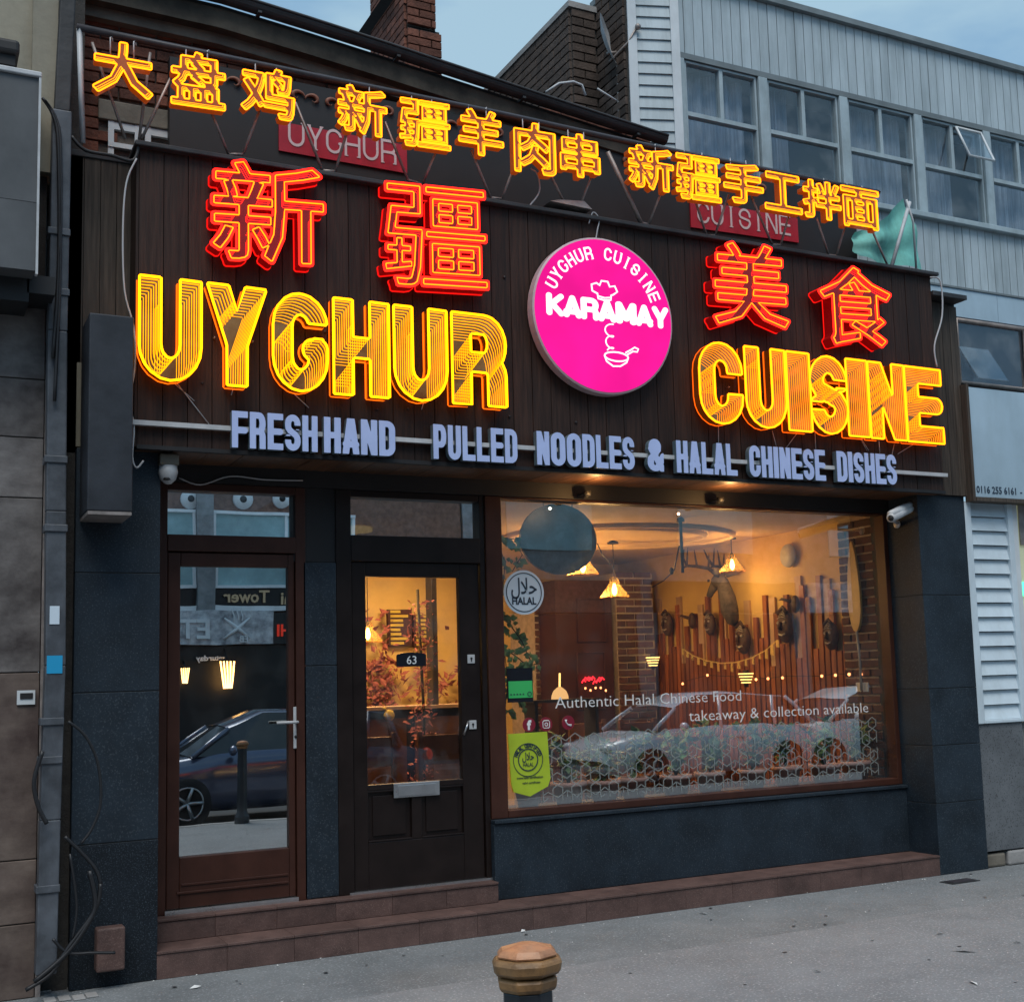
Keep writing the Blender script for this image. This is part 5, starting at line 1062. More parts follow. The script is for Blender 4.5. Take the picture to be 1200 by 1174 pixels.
t = thing('serving_counter', 'dark counter with pale top across the room behind the black door', 'counter', (3.2, 2.9, RF0)); q = rect(428, 829, 540, 900, 2.9); mb = MB(); mb.box(2.6, 4.6, 2.9, 3.4, RF0, q[3]-.03); mb.build('body', 'counter', t); mb = MB(); mb.box(2.57, 4.63, 2.86, 3.44, q[3]-.028, q[3]); mb.build('top', 'slat_pale', t)
for k in range(3): mb = MB(); mb.box(2.66+k*.64, 3.22+k*.64, 2.885, 2.90, RF0+.08, q[3]-.1); mb.build('counter_panel', 'chair_wood', t)
for (u, Y_, l_) in ((445, 2.2, 'dark wooden chair behind the black door, left one'), (526, 2.1, 'dark wooden chair behind the black door, right one'), (700, 3.0, 'dark wooden chair in the room under the red glowing sign'), (760, 2.6, 'dark wooden chair in the room left of the window lettering')):
    p = P(u, 900, Y_); t = thing('dining_chair', l_, 'chair', (p.x, Y_, RF0), 'dark dining chairs'); x, y, z = p.x, Y_, RF0
    mb = MB(); mb.box(x-.21, x+.21, y-.2, y+.2, z+.42, z+.46); mb.build('seat', 'chair_wood', t, bevel=.01)
    for sx_ in (-.18, .18):
        for sy_ in (-.17, .17): mb = MB(); mb.box(x+sx_-.018, x+sx_+.018, y+sy_-.018, y+sy_+.018, z, z+(.42 if sy_ < 0 else .95)); mb.build('leg', 'chair_wood', t)
    mb = MB(); mb.box(x-.16, x+.16, y+.16, y+.185, z+.68, z+.92); mb.build('backrest', 'chair_wood', t, bevel=.008)
q0 = P(700, 850, 2.9); t = thing('dining_table', 'dark dining table in the middle of the room behind the window lettering', 'table', (q0.x+.5, 3.0, RF0)); mb = MB(); mb.box(q0.x, q0.x+1.2, 2.7, 3.4, RF0+.72, RF0+.76); mb.build('tabletop', 'chair_wood', t, bevel=.006)
for sx_ in (.08, 1.12):
    for sy_ in (2.78, 3.32): mb = MB(); mb.box(q0.x+sx_-.03, q0.x+sx_+.03, sy_-.03, sy_+.03, RF0, RF0+.72); mb.build('leg', 'chair_wood', t)
p = P(656, 812, 2.2); t = thing('orange_table_lamp', 'small glowing orange dome lamp behind the start of the window lettering', 'table lamp', p); mb = MB(); mb.lathe([(.075, -.05), (.072, -.02), (.055, .02), (.02, .05), (.008, .055)], p, 16); mb.build('shade', 'dish_lamp', t); mb = MB(); mb.tube([(p.x, p.y, p.z+.05), (p.x+.005, p.y, p.z+.17)], .008, 6); mb.build('finial', 'warm_strip', t); mb = MB(); mb.box(p.x-.3, p.x+.35, 2.1, 2.35, p.z-.075, p.z-.052); mb.box(p.x-.28, p.x-.25, 2.12, 2.33, RF0, p.z-.075); mb.box(p.x+.30, p.x+.33, 2.12, 2.33, RF0, p.z-.075); mb.build('stand', 'counter', t)
p = P(516, 838, 2.84); 
p = P(457, 838, 2.83); mb = MB(); mb.ball((p.x, 2.85, p.z), .05, 10, 8, (1, .5, 1)); mb.tube([(p.x-.03, 2.85, p.z+.04), (p.x-.05, 2.85, p.z+.07)], .012); tag(mb.build('yellow_toy', 'menu_yellow'), 'small yellow heart-shaped ornament on the counter behind the black door', 'ornament')
# planter ledge and plants behind the glass
lg = thing('window_ledge', 'wide dark ledge inside the window carrying the plant pots', 'ledge', (3.7, .62, .70)); mb = MB(); mb.box(3.66, 7.24, .61, 1.15, .66, .70); mb.build('board', 'counter', lg)
mb = MB(); mb.box(3.70, 7.20, 1.05, 1.14, RF0, .66); mb.build('front', 'counter', lg)
pots = [(617, 917, .10, 'leaf', 'pot at the far left end of the ledge behind the lime certificate'), (669, 910, .13, 'leaf', 'pot right of the lime certificate'), (706, 905, .12, 'leaf', 'third pot from the left, behind the lattice film'), (745, 905, .11, 'leaf', 'fourth pot from the left, behind the lattice film'), (790, 902, .12, 'leaf', 'plant under the silver car reflection, left of the middle'), (835, 899, .12, 'leaf', 'plant at the middle of the ledge, under the second line of lettering'), (880, 893, .11, 'leaf', 'plant right of the middle of the ledge'), (925, 890, .12, 'leaf', 'third pot from the right end of the ledge'), (965, 886, .13, 'leaf', 'second pot from the right end of the ledge'), (1005, 884, .13, 'leaf', 'pot at the right end of the ledge beside the brick pier')]
for i, (u, v, r_, m_, lab) in enumerate(pots):
    p = P(u, v+25, .85); x = p.x; y = .82+.06*(i % 2); z = .70; s = rnd.uniform(.85, 1.15)
    t = thing('potted_plant', 'leafy plant, '+lab, 'plant', (x, y, z), 'potted plants along the window ledge')
    mb = MB(); mb.lathe([(r_*.68, 0), (r_*.95, .13), (r_*1.05, .135), (r_*1.05, .165), (r_*.93, .165), (r_*.9, .13)], (x, y, z), 18); mb.build('pot', 'pot', t); mb = MB(); mb.lathe([(r_*.9, .13), (r_*.4, .15), (.002, .152)], (x, y, z), 14); mb.build('soil', 'soil', t)
    mb = MB(); lf = MB()
    for k in range(9):
        a_ = rnd.uniform(0, 6.28); rr = rnd.uniform(.06, .20); h_ = rnd.uniform(.14, .36)*s; pts = [(x, y, z+.14), (x+rr*.5*math.cos(a_), y+rr*.35*math.sin(a_), z+.14+h_*.7), (x+rr*math.cos(a_), y+rr*.7*math.sin(a_), z+.14+h_)]
        mb.tube(pts, .004, 4)
        for _ in range(15):
            f = rnd.uniform(.2, 1.05); c = Vector(pts[1]).lerp(Vector(pts[2]), f) if f > .5 else Vector(pts[0]).lerp(Vector(pts[1]), f*2); L_ = rnd.uniform(.05, .10); dr_ = Vector((rnd.gauss(0, 1), rnd.gauss(0, .6), rnd.gauss(.1, .6))).normalized(); sd = dr_.cross(Vector((0, 0, 1))).normalized()*L_*.33
            lf.add([c, c+dr_*L_*.5+sd, c+dr_*L_, c+dr_*L_*.5-sd, c+dr_*L_*.5+Vector((0, 0, .008))], [(0, 1, 4), (1, 2, 4), (2, 3, 4), (3, 0, 4)])
    mb.build('stems', 'stem', t); tag(lf.build('leaves', m_, t), kind='stuff')
# trailing vine at the left of the window
t = thing('trailing_vine', 'trailing green vine with pointed leaves climbing the left edge of the window', 'vine', P(590, 840, .7)); mb = MB(); lf = MB()
for (pts) in ([(585, 640), (592, 660), (588, 700), (590, 750), (595, 800), (590, 850)], [(590, 630), (603, 632), (612, 650), (600, 670)], [(588, 720), (600, 735), (612, 752), (622, 775)], [(592, 760), (606, 770), (618, 780), (628, 778)], [(586, 790), (600, 800), (612, 830)]):
    pp = [P(u, v, .72+rnd.uniform(-.03, .05)) for u, v in pts]; mb.tube(pp, .004, 4)
    for a, b in zip(pp, pp[1:]):
        for _ in range(9):
            c = a.lerp(b, rnd.random())+Vector((rnd.uniform(-.05, .05), rnd.uniform(-.05, .05), 0)); L_ = rnd.uniform(.04, .085); dr_ = Vector((rnd.gauss(0, 1), rnd.gauss(0, .5), rnd.gauss(-.4, .7))).normalized(); sd = dr_.cross(Vector((0, 1, 0))).normalized()*L_*.36
            lf.add([c, c+dr_*L_*.45+sd, c+dr_*L_, c+dr_*L_*.45-sd, c+dr_*L_*.5+Vector((0, -.01, 0))], [(0, 1, 4), (1, 2, 4), (2, 3, 4), (3, 0, 4)])
mb.build('stems', 'stem', t); tag(lf.build('leaves', 'leaf', t), kind='stuff')
# ================================================================== FIXINGS ON THE FRONT
p = P(197, 550, .1); t = thing('dome_camera', 'small pale dome camera under the board above the brown door', 'camera', p)
mb = MB(); mb.box(p.x-.055, p.x+.055, .05, .16, p.z+.02, p.z+.085); mb.build('bracket', 'lintel', t, bevel=.008); mb = MB(); mb.lathe([(.052, .02), (.056, -.02), (.045, -.06), (.02, -.085), (.002, -.09)], (p.x, .10, p.z), 18); mb.build('dome', 'white_metal', t)
mb = MB(); mb.lathe([(.022, 0), (.024, -.012), (.002, -.018)], (p.x-.01, .075, p.z-.055), 12); mb.build('lens', 'rubber', t)
a_, b_ = P(1030, 611, .3), P(1052, 603, .12); t = thing('bullet_camera', 'white bullet camera on a bracket by the right granite pier', 'camera', a_)
mb = MB(); mb.tube([(7.235, .34, a_.z-.01), (a_.x+.12, .26, a_.z+.0), (b_.x-.02, .2, b_.z-.02)], .012); mb.lathe([(.035, 0), (.035, .012)], (7.20, .34, a_.z-.01), 12, 'x'); mb.build('bracket', 'white_metal', t)
dv = (P(1068, 597, .16)-P(1042, 607, -.02)); d0 = Vector(P(1044, 607, -.02)); d1 = Vector(P(1066, 596, .18)); mb = MB(); mb.tube([d0, d1], .036, 12); mb.tube([d0+Vector((0, 0, .03)), d1+Vector((0, 0, .03))], .030, 8); mb.build('body', 'white_metal', t)
mb = MB(); e = (d1-d0).normalized(); mb.tube([d0-e*.004, d0+e*.004], .024, 10); mb.build('lens', 'rubber', t)
def cable(name, pts, r, m, lab, cat='cable'): mb = MB(); mb.tube(pts, r, 5); return tag(mb.build(name, m), lab, cat)
def smooth(pts, n=5):
    out = []; P_ = [Vector(p) for p in pts]; P_ = [P_[0]]+P_+[P_[-1]]
    for i in range(1, len(P_)-2):
        for k in range(n):
            t = k/n; a, b, c, d_ = P_[i-1:i+3]; out.append(.5*((2*b)+(c-a)*t+(2*a-5*b+4*c-d_)*t*t+(3*b-a-3*c+d_)*t**3))
    return out+[P_[-2]]
def pc(lst, y): return smooth([P(u, v, y) for u, v in lst])
cable('slack_cable', pc([(210, 560), (235, 568), (270, 558), (310, 562), (355, 563)], .44), .005, 'cable_white', 'thin white cable sagging under the board above the brown door')
cable('left_board_cable', pc([(160, 186), (148, 215), (144, 270), (146, 340), (157, 385), (158, 430), (152, 470), (157, 500), (155, 535), (160, 548), (168, 540)], -.03), .006, 'cable_white', 'white cable running down the left end of the main board')
cable('right_board_cable', pc([(1090, 325), (1102, 330), (1104, 370), (1095, 405), (1098, 430)], -.04), .007, 'cable_white', 'thick white cable hooked over the top right corner of the board')
for i, l_ in enumerate([[(842, 495), (842, 522)], [(905, 505), (910, 524)], [(936, 505), (922, 524)], [(955, 506), (956, 526)], [(1008, 513), (1016, 528)], [(1030, 517), (1031, 532)], [(1048, 520), (1045, 534)], [(1073, 519), (1052, 532)], [(205, 446), (245, 497)], [(275, 450), (271, 463)], [(345, 462), (362, 478)], [(497, 470), (494, 480)], [(1010, 515), (1018, 528)], [(205, 450), (228, 470)]]):
    cable('letter_feed', [P(u, v, -.012) for u, v in l_], .003, 'cable_white', 'thin feed wire under the neon letters, '+['below the golden C', 'below the golden U', 'slanting left below the golden I', 'below the golden S', 'below the second golden I', 'below the golden N', 'left of the last golden letter', 'slanting left under the last golden letter', 'long slanting one below the first yellow letter', 'short one below the second yellow letter', 'below the third yellow letter', 'below the fifth yellow letter', 'beside the wire of the second golden I', 'short slanting one below the first yellow letter'][i], 'wire')['group'] = 'feed wires of the neon letters'
for (u, v, lab) in ((668, 243, 'flat dark bracket lying on the board edge above the pink sign'),):
    p = P(u, v, .0); mb = MB(); mb.hexa([(p.x-.18, -.05, p.z-.0), (p.x+.15, -.05, p.z-.01), (p.x+.15, .12, p.z-.01), (p.x-.18, .12, p.z), (p.x-.1, -.03, p.z+.03), (p.x+.1, -.03, p.z+.05), (p.x+.12, .1, p.z+.05), (p.x-.1, .1, p.z+.03)]); tag(mb.build('flat_bracket', 'strut'), lab, 'bracket')
cable('loose_wire', pc([(620, 242), (632, 225), (630, 205), (622, 198)], -.02), .006, 'cable_white', 'loose pale wire curling up from the board below the seventh small character')
cable('loose_wire', pc([(690, 262), (695, 249), (702, 257), (700, 270), (698, 282)], -.03), .005, 'cable_white', 'short white wire poking up above the pink round sign')
cable('flashing_cable', pc([(84, 160), (100, 176), (130, 182), (156, 188), (163, 168)], -.02), .011, 'cable_black', 'dark cable draped from the drainpipe to the top left of the board')
# drainpipe
dp = thing('drainpipe', 'square grey painted drainpipe between the left shop and the granite pier', 'drainpipe', P(55, 1142, .0))
path = [(79, 0), (72, 133), (66.5, 390), (65, 600), (64, 780), (58, 960), (53, 1140)]
pp = [P(u, v, .02) for u, v in path]
def sqpipe(a, b, h, name='pipe_length', m='pipe_paint', par=None):
    mb = MB(); mb.hexa([(a.x-h, a.y-h, a.z), (a.x+h, a.y-h, a.z), (a.x+h, a.y+h, a.z), (a.x-h, a.y+h, a.z), (b.x-h, b.y-h, b.z), (b.x+h, b.y-h, b.z), (b.x+h, b.y+h, b.z), (b.x-h, b.y+h, b.z)]); return mb.build(name, m, par or dp, bevel=.008)
for i, (a, b) in enumerate(zip(pp[:-1], pp[1:])):
    sqpipe(b, a, .052 if i else .042, m='pipe_paint' if i else 'gutter')
for (u, v) in ((68, 275), (67, 345), (64.5, 540), (64.5, 620), (60, 845), (58, 890), (55, 1040)):
    p = P(u, v, .02); mb = MB(); mb.box(p.x-.06, p.x+.06, -.042, .08, p.z-.02, p.z+.02); mb.build('collar', 'pipe_paint', dp, bevel=.004)
for (v0, v1, m_, lab) in ((768, 789, 'sticker_cyan', 'small bright blue sticker on the drainpipe'), (710, 742, 'sticker_white', 'small torn white sticker on the drainpipe above the blue one')):
    a, b = P(63, v0, -.034), P(63, v1, -.034); mb = MB(); mb.box(a.x-.035, a.x+.045, -.036, -.0325, b.z, a.z) if m_ == 'sticker_cyan' else mb.box(a.x-.02, a.x+.03, -.036, -.0325, b.z+.05, a.z); o = tag(mb.build('pipe_sticker', m_), lab, 'sticker')
for i, (pl_, r_) in enumerate([([(80, 845), (100, 862), (115, 895), (118, 940), (108, 970), (95, 988)], .008), ([(76, 980), (95, 998), (112, 1018), (118, 1035)], .010), ([(50, 880), (40, 915), (45, 945), (55, 965)], .012), ([(82, 1000), (90, 1060), (85, 1100)], .007), ([(105, 1020), (112, 1060), (98, 1090), (75, 1120), (40, 1150)], .014), ([(118, 1035), (112, 1065), (80, 1110), (60, 1140), (30, 1160)], .012), ([(62, 1100), (80, 1116), (110, 1116), (135, 1116)], .009)]):
    cable('black_cable', pc(pl_, -.07 if i != 2 else -.09), r_, 'cable_black', 'black cable, '+['arching over the granite pier', 'short piece bending below the arch', 'looping left of the pipe', 'thin one hanging beside the foot of the pipe', 'thick one trailing down to the pavement', 'lowest one trailing onto the pavement', 'lying level in front of the clay block'][i])['group'] = 'black cables by the drainpipe'
q = rect(112, 1087, 145, 1134, .07); mb = MB(); mb.box(q[0], q[1], .02, .12, max(q[2], .01), q[3]); tag(mb.build('clay_block', 'terracotta', bevel=.012), 'brown clay block fixed low on the left granite pier', 'block')
# ================================================================== LEFT NEIGHBOUR
yb = PZ(48, 1143).y; yb = min(yb, .1)
nb = thing('left_neighbour_building', 'neighbouring shop at left with weathered stone cladding and cream upper wall', 'building', (-1, yb, 0))
xr = P(48, 700, yb).x
zs_ = [0]+[P(20, v, yb).z for v in (1083, 1008, 788, 583, 512, 443, 330)]
for i, (a, b) in enumerate(zip(zs_, zs_[1:])):
    mb = MB(); mb.box(-.9, xr, yb, yb+.3, a+.003, b-.003); mb.build('stone_panel', 'left_stone_brown' if i < 3 else 'left_stone', nb, bevel=.004)
mb = MB(); mb.box(-.88, xr-.006, yb+.012, yb+.6, 0, 5.0); mb.build('wall_core', 'mortar_dark', nb)
mb = MB(); mb.box(xr+.004, xr+.03, yb+.0, yb+.05, 0, zs_[-1]); mb.build('edge_trim', 'strut', nb)
mb = MB(); mb.box(xr+.03, .88, .2, .5, 0, 6.6); mb.build('recess', 'cream_wall' if False else 'mortar_dark', nb)
q = rect(-60, 60, 74, -60, .05); mb = MB(); mb.box(-1.2, P(72, 60, .08).x, .08, .6, 4.6, 7.2); mb.build('upper_wall', 'cream_wall', nb); mb = MB(); mb.box(P(38, 60, .04).x, P(72, 60, .04).x-.02, .04, .08, 4.6, 7.2); mb.build('corner_pilaster', 'cream_wall', nb)
q0, q1 = P(46, 92, -.35), P(44, 318, -.35); t = thing('left_shop_sign_box', 'deep grey sign box projecting at the far left edge', 'sign box', (q1.x-1, -.35, q1.z))
x1 = q0.x; mid = P(14, 170, -.35)
for (a, b, c, d_) in ((-1., x1-.001, q1.z, P(30, 236, -.35).z), (-1., x1-.20, P(30, 236, -.35).z, q0.z), (x1-.197, x1-.001, P(30, 236, -.35).z, q0.z)):
    mb = MB(); mb.box(a, b-.0015, -.35, -.33, c+.0015, d_-.0015); mb.build('face_sheet', 'left_sign', t)
mb = MB(); mb.box(-1., x1-.004, -.33, yb, q1.z, q0.z-.002); mb.build('casing', 'left_sign', t); mb = MB(); mb.box(-1., x1+.012, -.37, yb, q0.z, q0.z+.03); mb.build('top_trim', 'white_metal', t, bevel=.006); mb = MB(); mb.box(x1-.002, x1+.010, -.365, -.32, q1.z-.02, q0.z); mb.build('corner_trim', 'white_metal', t)
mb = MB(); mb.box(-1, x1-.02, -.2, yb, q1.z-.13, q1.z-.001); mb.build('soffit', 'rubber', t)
q = rect(-30, 42, 22, 88, -.2); t = thing('dark_alarm_box', 'dark rounded floodlight box on top of the left sign box', 'floodlight', (q[0], -.2, q[2])); mb = MB(); mb.box(q[0], q[1], -.25, .08, q[2]+.1, q[3]); mb.build('casing', 'rubber', t, bevel=.02); mb = MB(); mb.box(q[0], q[1]-.02, -.22, .05, q[2]+.04, q[2]+.1); mb.build('lens', 'black_board', t)
q = rect(20, 809, 41, 825, yb-.01); t = thing('small_notice', 'tiny white notice with a dark rectangle on the brown stone at left', 'notice', (q[0], yb, q[2])); mb = MB(); mb.box(q[0], q[1], yb-.012, yb-.001, q[2], q[3]); mb.build('plate', 'white_pvc', t); mb = MB(); mb.box(q[0]+.015, q[1]-.012, yb-.016, yb-.013, q[2]+.03, q[3]-.015); mb.build('dark_field', 'rubber', t)
for i, pl_ in enumerate([[(50, 115), (62, 135), (68, 170), (69, 300), (62, 420)], [(53, 118), (66, 140), (71, 180), (70, 330), (64, 470)]]): cable('hanging_cable', pc(pl_, -.06), .010, 'cable_black', 'black cable hanging between the left sign box and the drainpipe, %s strand' % ('left' if i == 0 else 'right'))['group'] = 'black cables beside the left sign box'
q = rect(30, 340, 62, 352, -.1); mb = MB(); mb.box(q[0], q[1], -.2, .1, q[2], q[3]+.06); tag(mb.build('dark_bracket', 'rubber'), 'dark metal bracket under the left sign box beside the pipe', 'bracket')
# ================================================================== MODERN BUILDING (RIGHT)
YM = .6
mbd = thing('modern_building', 'pale blue grey clad modern building rising behind the right half of the board', 'building', (5.0, YM, 0))
xs0 = P(748, 60, YM).x; xs1 = P(791, 60, YM).x; XE = 13.0
zp0 = P(793, 62, YM).z; zp1 = P(890, 0, YM).z; ztr = P(950, 165, YM).z; zsl = P(1077, 250, YM).z; zlc = P(1160, 343, YM).z; zsh = P(1160, 392, YM).z
mb = MB(); mb.box(xs1, XE, YM+.02, YM+.6, zp0, zp1-.02); mb.box(xs0, XE, YM+.05, YM+.6, 3.9, zsl-.04); mb.build('wall_core', 'clad_edge', mbd)
mb = MB(); mb.box(xs0-.03, XE, YM-.05, YM+.7, zp1-.02, zp1+.03); mb.build('parapet_flashing', 'clad_edge', mbd)
mb = MB(); mb.box(xs1-.03, XE, YM-.03, YM+.3, zp0-.05, zp0-.002); mb.build('drip_edge', 'clad_edge', mbd)
bw = .095; mb = MB(); mb.hexa([(-bw/2+.003, 0, 0), (bw/2-.004, 0, 0), (bw/2-.004, .02, 0), (-bw/2+.003, .02, 0), (-bw/2+.003, .0, 1), (bw/2-.004, .0, 1), (bw/2-.004, .02, 1), (-bw/2+.003, .02, 1)]); cme = mb.mesh('cladding_board', 'cladding')
i = 0; x = xs1+bw/2
while x < 12.6 and i < 80: inst('cladding_board', cme, mbd, (x, YM+rnd.uniform(-.003, .002), zp0), scale=(1, 1, zp1-zp0-.022)); x += bw; i += 1
x = P(1060, 300, YM).x
x = 6.3
while x < 12: inst('cladding_board', cme, mbd, (x, YM+rnd.uniform(-.003, .002), zlc), scale=(1, 1, zsl-zlc-.05)); x += bw
mb = MB(); mb.box(6.2, XE, YM-.06, YM+.1, zsl-.05, zsl+.0); mb.build('window_sill', 'frame_grey', mbd, bevel=.006)
mb = MB(); mb.box(6.2, XE, YM-.03, YM+.05, zlc-.02, zlc-.002); mb.build('flashing', 'clad_edge', mbd)
x = 7.6
while x < 12: mb = MB(); mb.box(x+.002, x+1.198, YM-.02, YM+.03, zsh, zlc-.022); mb.build('flat_sheet', 'sheet_blue', mbd); x += 1.2
# window bays
ms = [P(u, v, YM).x for u, v in ((795, 100), (893, 130), (988, 160), (1076, 190), (1157, 215))]; dx_ = ms[4]-ms[3]; ms += [ms[4]+dx_, ms[4]+2*dx_, ms[4]+3*dx_]
for i in range(len(ms)):
    mb = MB(); mb.box(ms[i]-.045, ms[i]+.045, YM-.035, YM+.1, zsl, zp0-.052); mb.build('mullion', 'frame_grey', mbd, bevel=.006)
for i in range(len(ms)-1):
    a, b = ms[i]+.056, ms[i+1]-.056; m_ = (a+b)/2; f = thing('window', None, None); f.parent = mbd; f.location = Vector((a, YM, zsl))-origin(mbd); mb = MB()
    for (x0, x1, z0, z1) in ((a, b, zsl, ztr), (a, m_, ztr, zp0-.055), (m_, b, ztr, zp0-.055)):
        t_ = .018; bar(mb, x0, x0+t_, z0, z1, YM-.01, YM+.05); bar(mb, x1-t_, x1, z0, z1, YM-.01, YM+.05); bar(mb, x0+t_, x1-t_, z0, z0+t_, YM-.012, YM+.05); bar(mb, x0+t_, x1-t_, z1-t_, z1, YM-.012, YM+.05)
    mb.build('frame', 'frame_grey', f)
    mb = MB()
    for (x0, x1, z0, z1) in ((a, b, zsl, ztr), (a, m_, ztr, zp0-.055), (m_, b, ztr, zp0-.055)): bar(mb, x0+.02, x1-.02, z0+.02, z1-.02, YM+.018, YM+.024)
    mb.build('panes', 'pane_upper', f)
    # curtain with folds
    mb = MB(); n = 30; vs = []; x1c = b if i != 1 else a+.3
    if i == 3: x1c = m_+.1
    for k in range(n+1):
        xx = a+(x1c-a)*k/n; yy = YM+.16+.03*math.sin(k*(1.1+.37*(i*2 % 5)))+rnd.uniform(-.008, .008); vs += [(xx, yy, zsl-.03), (xx, yy, zp0)]
    mb.add(vs, [(2*k, 2*k+2, 2*k+3, 2*k+1) for k in range(n)]); mb.build('curtain', 'curtain', f)
# an open vent in the fourth bay
a, b = ms[3]+.06, ms[4]-.056; m_ = (a+b)/2; z1 = zp0-.09
mb = MB(); mb.hexa([(m_+.03, YM-.18, ztr+.10), (b-.03, YM-.18, ztr+.10), (b-.03, YM-.15, ztr+.10), (m_+.03, YM-.15, ztr+.10), (m_+.03, YM-.04, z1), (b-.03, YM-.04, z1), (b-.03, YM-.015, z1), (m_+.03, YM-.015, z1)]); mb.build('open_vent', 'pane_upper', mbd)
mb = MB(); mb.tube([(m_+.03, YM-.18, ztr+.09), (b-.03, YM-.18, ztr+.09), (b-.03, YM-.04, z1), (m_+.03, YM-.04, z1)], .014, 4, closed=True); mb.build('vent_frame', 'white_pvc', mbd)
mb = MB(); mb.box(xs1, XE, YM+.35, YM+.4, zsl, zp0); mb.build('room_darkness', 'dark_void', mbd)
# clapboard end strip
ang = R_(-20); ux = Vector((math.cos(ang), math.sin(ang), 0)); 
wS = (xs1-xs0)/math.cos(ang)*.92; mb = MB(); nmx = Vector((ux.y, -ux.x, 0)); 
o_ = Vector((xs0, YM+.10, 0))
def slab(z0, z1, a0, a1, th, tilt=0):
    p = [o_+ux*a0, o_+ux*a1]; f = nmx
    return [(*(p[0]+f*(th+tilt)).to_2d(), z0), (*(p[1]+f*(th+tilt)).to_2d(), z0), (*(p[1]).to_2d(), z0), (*(p[0]).to_2d(), z0), (*(p[0]+f*th).to_2d(), z1), (*(p[1]+f*th).to_2d(), z1), (*(p[1]).to_2d(), z1), (*(p[0]).to_2d(), z1)]
z = 5.25; nS = 26; hS = (7.75-5.25)/nS
for k in range(nS):
    mb = MB(); mb.hexa(slab(z+k*hS+.003, z+(k+1)*hS, .03, wS, .008, .014)); mb.build('clapboard', 'cladding', mbd)
mb = MB(); mb.hexa(slab(5.2, 7.9, -.03, .04, .03)); mb.hexa(slab(5.2, 7.9, wS-.02, wS+.05, .03)); mb.build('corner_trim', 'white_pvc', mbd)
mb = MB(); mb.hexa(slab(5.2, 7.9, .0, wS, -.02)); mb.build('strip_backing', 'clad_edge', mbd)
# dark brick flank behind
xf = xs0-.04; pA = PX(700, 18, xf); zc_ = pA.z; yB = pA.y; xB = P(668, 8, yB).x
fb = thing('brick_flank_wall', 'tall dark brown brick flank wall with pale coping behind the old roof', 'wall', (xf, yB, 5))
mb = MB(); mb.box(xf+.002, xf+.3, YM+.12, yB, 5.3, zc_+1.6); mb.box(xB+.002, xf+.3, yB+.002, yB+.3, 5.3, zc_); mb.box(xB+.002, xB+.3, yB+.3, 11, 5.3, zc_); mb.build('core', 'mortar_dark', fb)
brick_wall((xf, yB, 5.4), (0, -1, 0), yB-YM-.12, 2.4, 'brick_brown', fb, 200, near=(xf, 1, 6.3))
brick_wall((xB, yB, 5.4), (1, 0, 0), xf-xB, zc_-5.4, 'brick_brown', fb, 90, near=(xf, yB, 6.9))
brick_wall((xB, 11, 5.4), (0, -1, 0), 11-yB, zc_-5.4, 'brick_brown', fb, 0)
mb = MB(); mb.box(xB-.03, xf+.3, yB-.03, yB+.3, zc_, zc_+.05); mb.box(xB-.03, xB+.3, yB+.3, 11, zc_, zc_+.05); mb.build('coping', 'kerbstone', fb)
pD = PX(700, 18, xf); mb = MB(); qn = PX(745, -20, xf); mb.hexa([(xf-.03, yB, zc_), (xf+.3, yB, zc_), (xf+.3, yB+.02, zc_), (xf-.03, yB+.02, zc_), (xf-.03, yB, zc_+.05), (xf+.3, yB, zc_+.05), (xf+.3, yB+.02, zc_+.05), (xf-.03, yB+.02, zc_+.05)]); mb.build('coping_end', 'kerbstone', fb)
# satellite dish
p = P(712, 60, YM+.3); t = thing('satellite_dish', 'grey satellite dish on a pole against the dark brick flank wall', 'satellite dish', p)
pl0, pl1 = P(727, 160, YM+.25), P(724, 62, YM+.25); mb = MB(); mb.tube([pl0, pl1], .018, 8); mb.tube([pl1, P(712, 63, YM+.2)], .014, 6); mb.build('pole', 'strut', t)
cD = P(713, 45, YM+.2); ax_ = Vector((.72, -.66, .22)).normalized(); e1 = ax_.orthogonal().normalized(); e2 = ax_.cross(e1); mb = MB(); vs = []; n = 24
for r_, dd in ((.001, -.045), (.08, -.038), (.15, -.018), (.20, .0)):
    for k in range(n): vs.append(cD+ax_*dd+(e1*math.cos(2*math.pi*k/n)+e2*math.sin(2*math.pi*k/n))*r_)
mb.add(vs, [(i*n+k, i*n+(k+1) % n, (i+1)*n+(k+1) % n, (i+1)*n+k) for i in range(3) for k in range(n)], True); mb.build('reflector', 'white_metal', t)
mb = MB(); mb.tube([cD-e1*.19*0+Vector((0, 0, -.2)), cD+ax_*.16+Vector((0, 0, -.10)), cD+ax_*.24], .009, 5); mb.ball(cD+ax_*.25, .026, 8, 6); mb.build('feed_arm', 'strut', t)
# tarp and poles on the right of the neon frame
t = thing('green_tarp', 'crumpled teal green tarpaulin slung behind the right end of the neon frame', 'tarpaulin', P(1030, 300, .3))
mb = MB(); g_ = []; n = 10
A0, A1, A2, A3 = P(1002, 272, .2), P(1060, 232, .3), P(1080, 318, .35), P(1002, 302, .15)
for i_ in range(n+1):
    for j_ in range(n+1):
        a_, b_ = i_/n, j_/n; q = (A0*(1-a_)+A1*a_)*(1-b_)+(A3*(1-a_)+A2*a_)*b_; g_.append((q.x, q.y+.04*math.sin(a_*9+b_*4)+.02*math.sin(b_*11), q.z-.05*math.sin(math.pi*a_)*(1-b_)))
mb.add(g_, [(i_*(n+1)+j_, i_*(n+1)+j_+1, (i_+1)*(n+1)+j_+1, (i_+1)*(n+1)+j_) for i_ in range(n) for j_ in range(n)], True); mb.build('sheet', 'tarp', t)
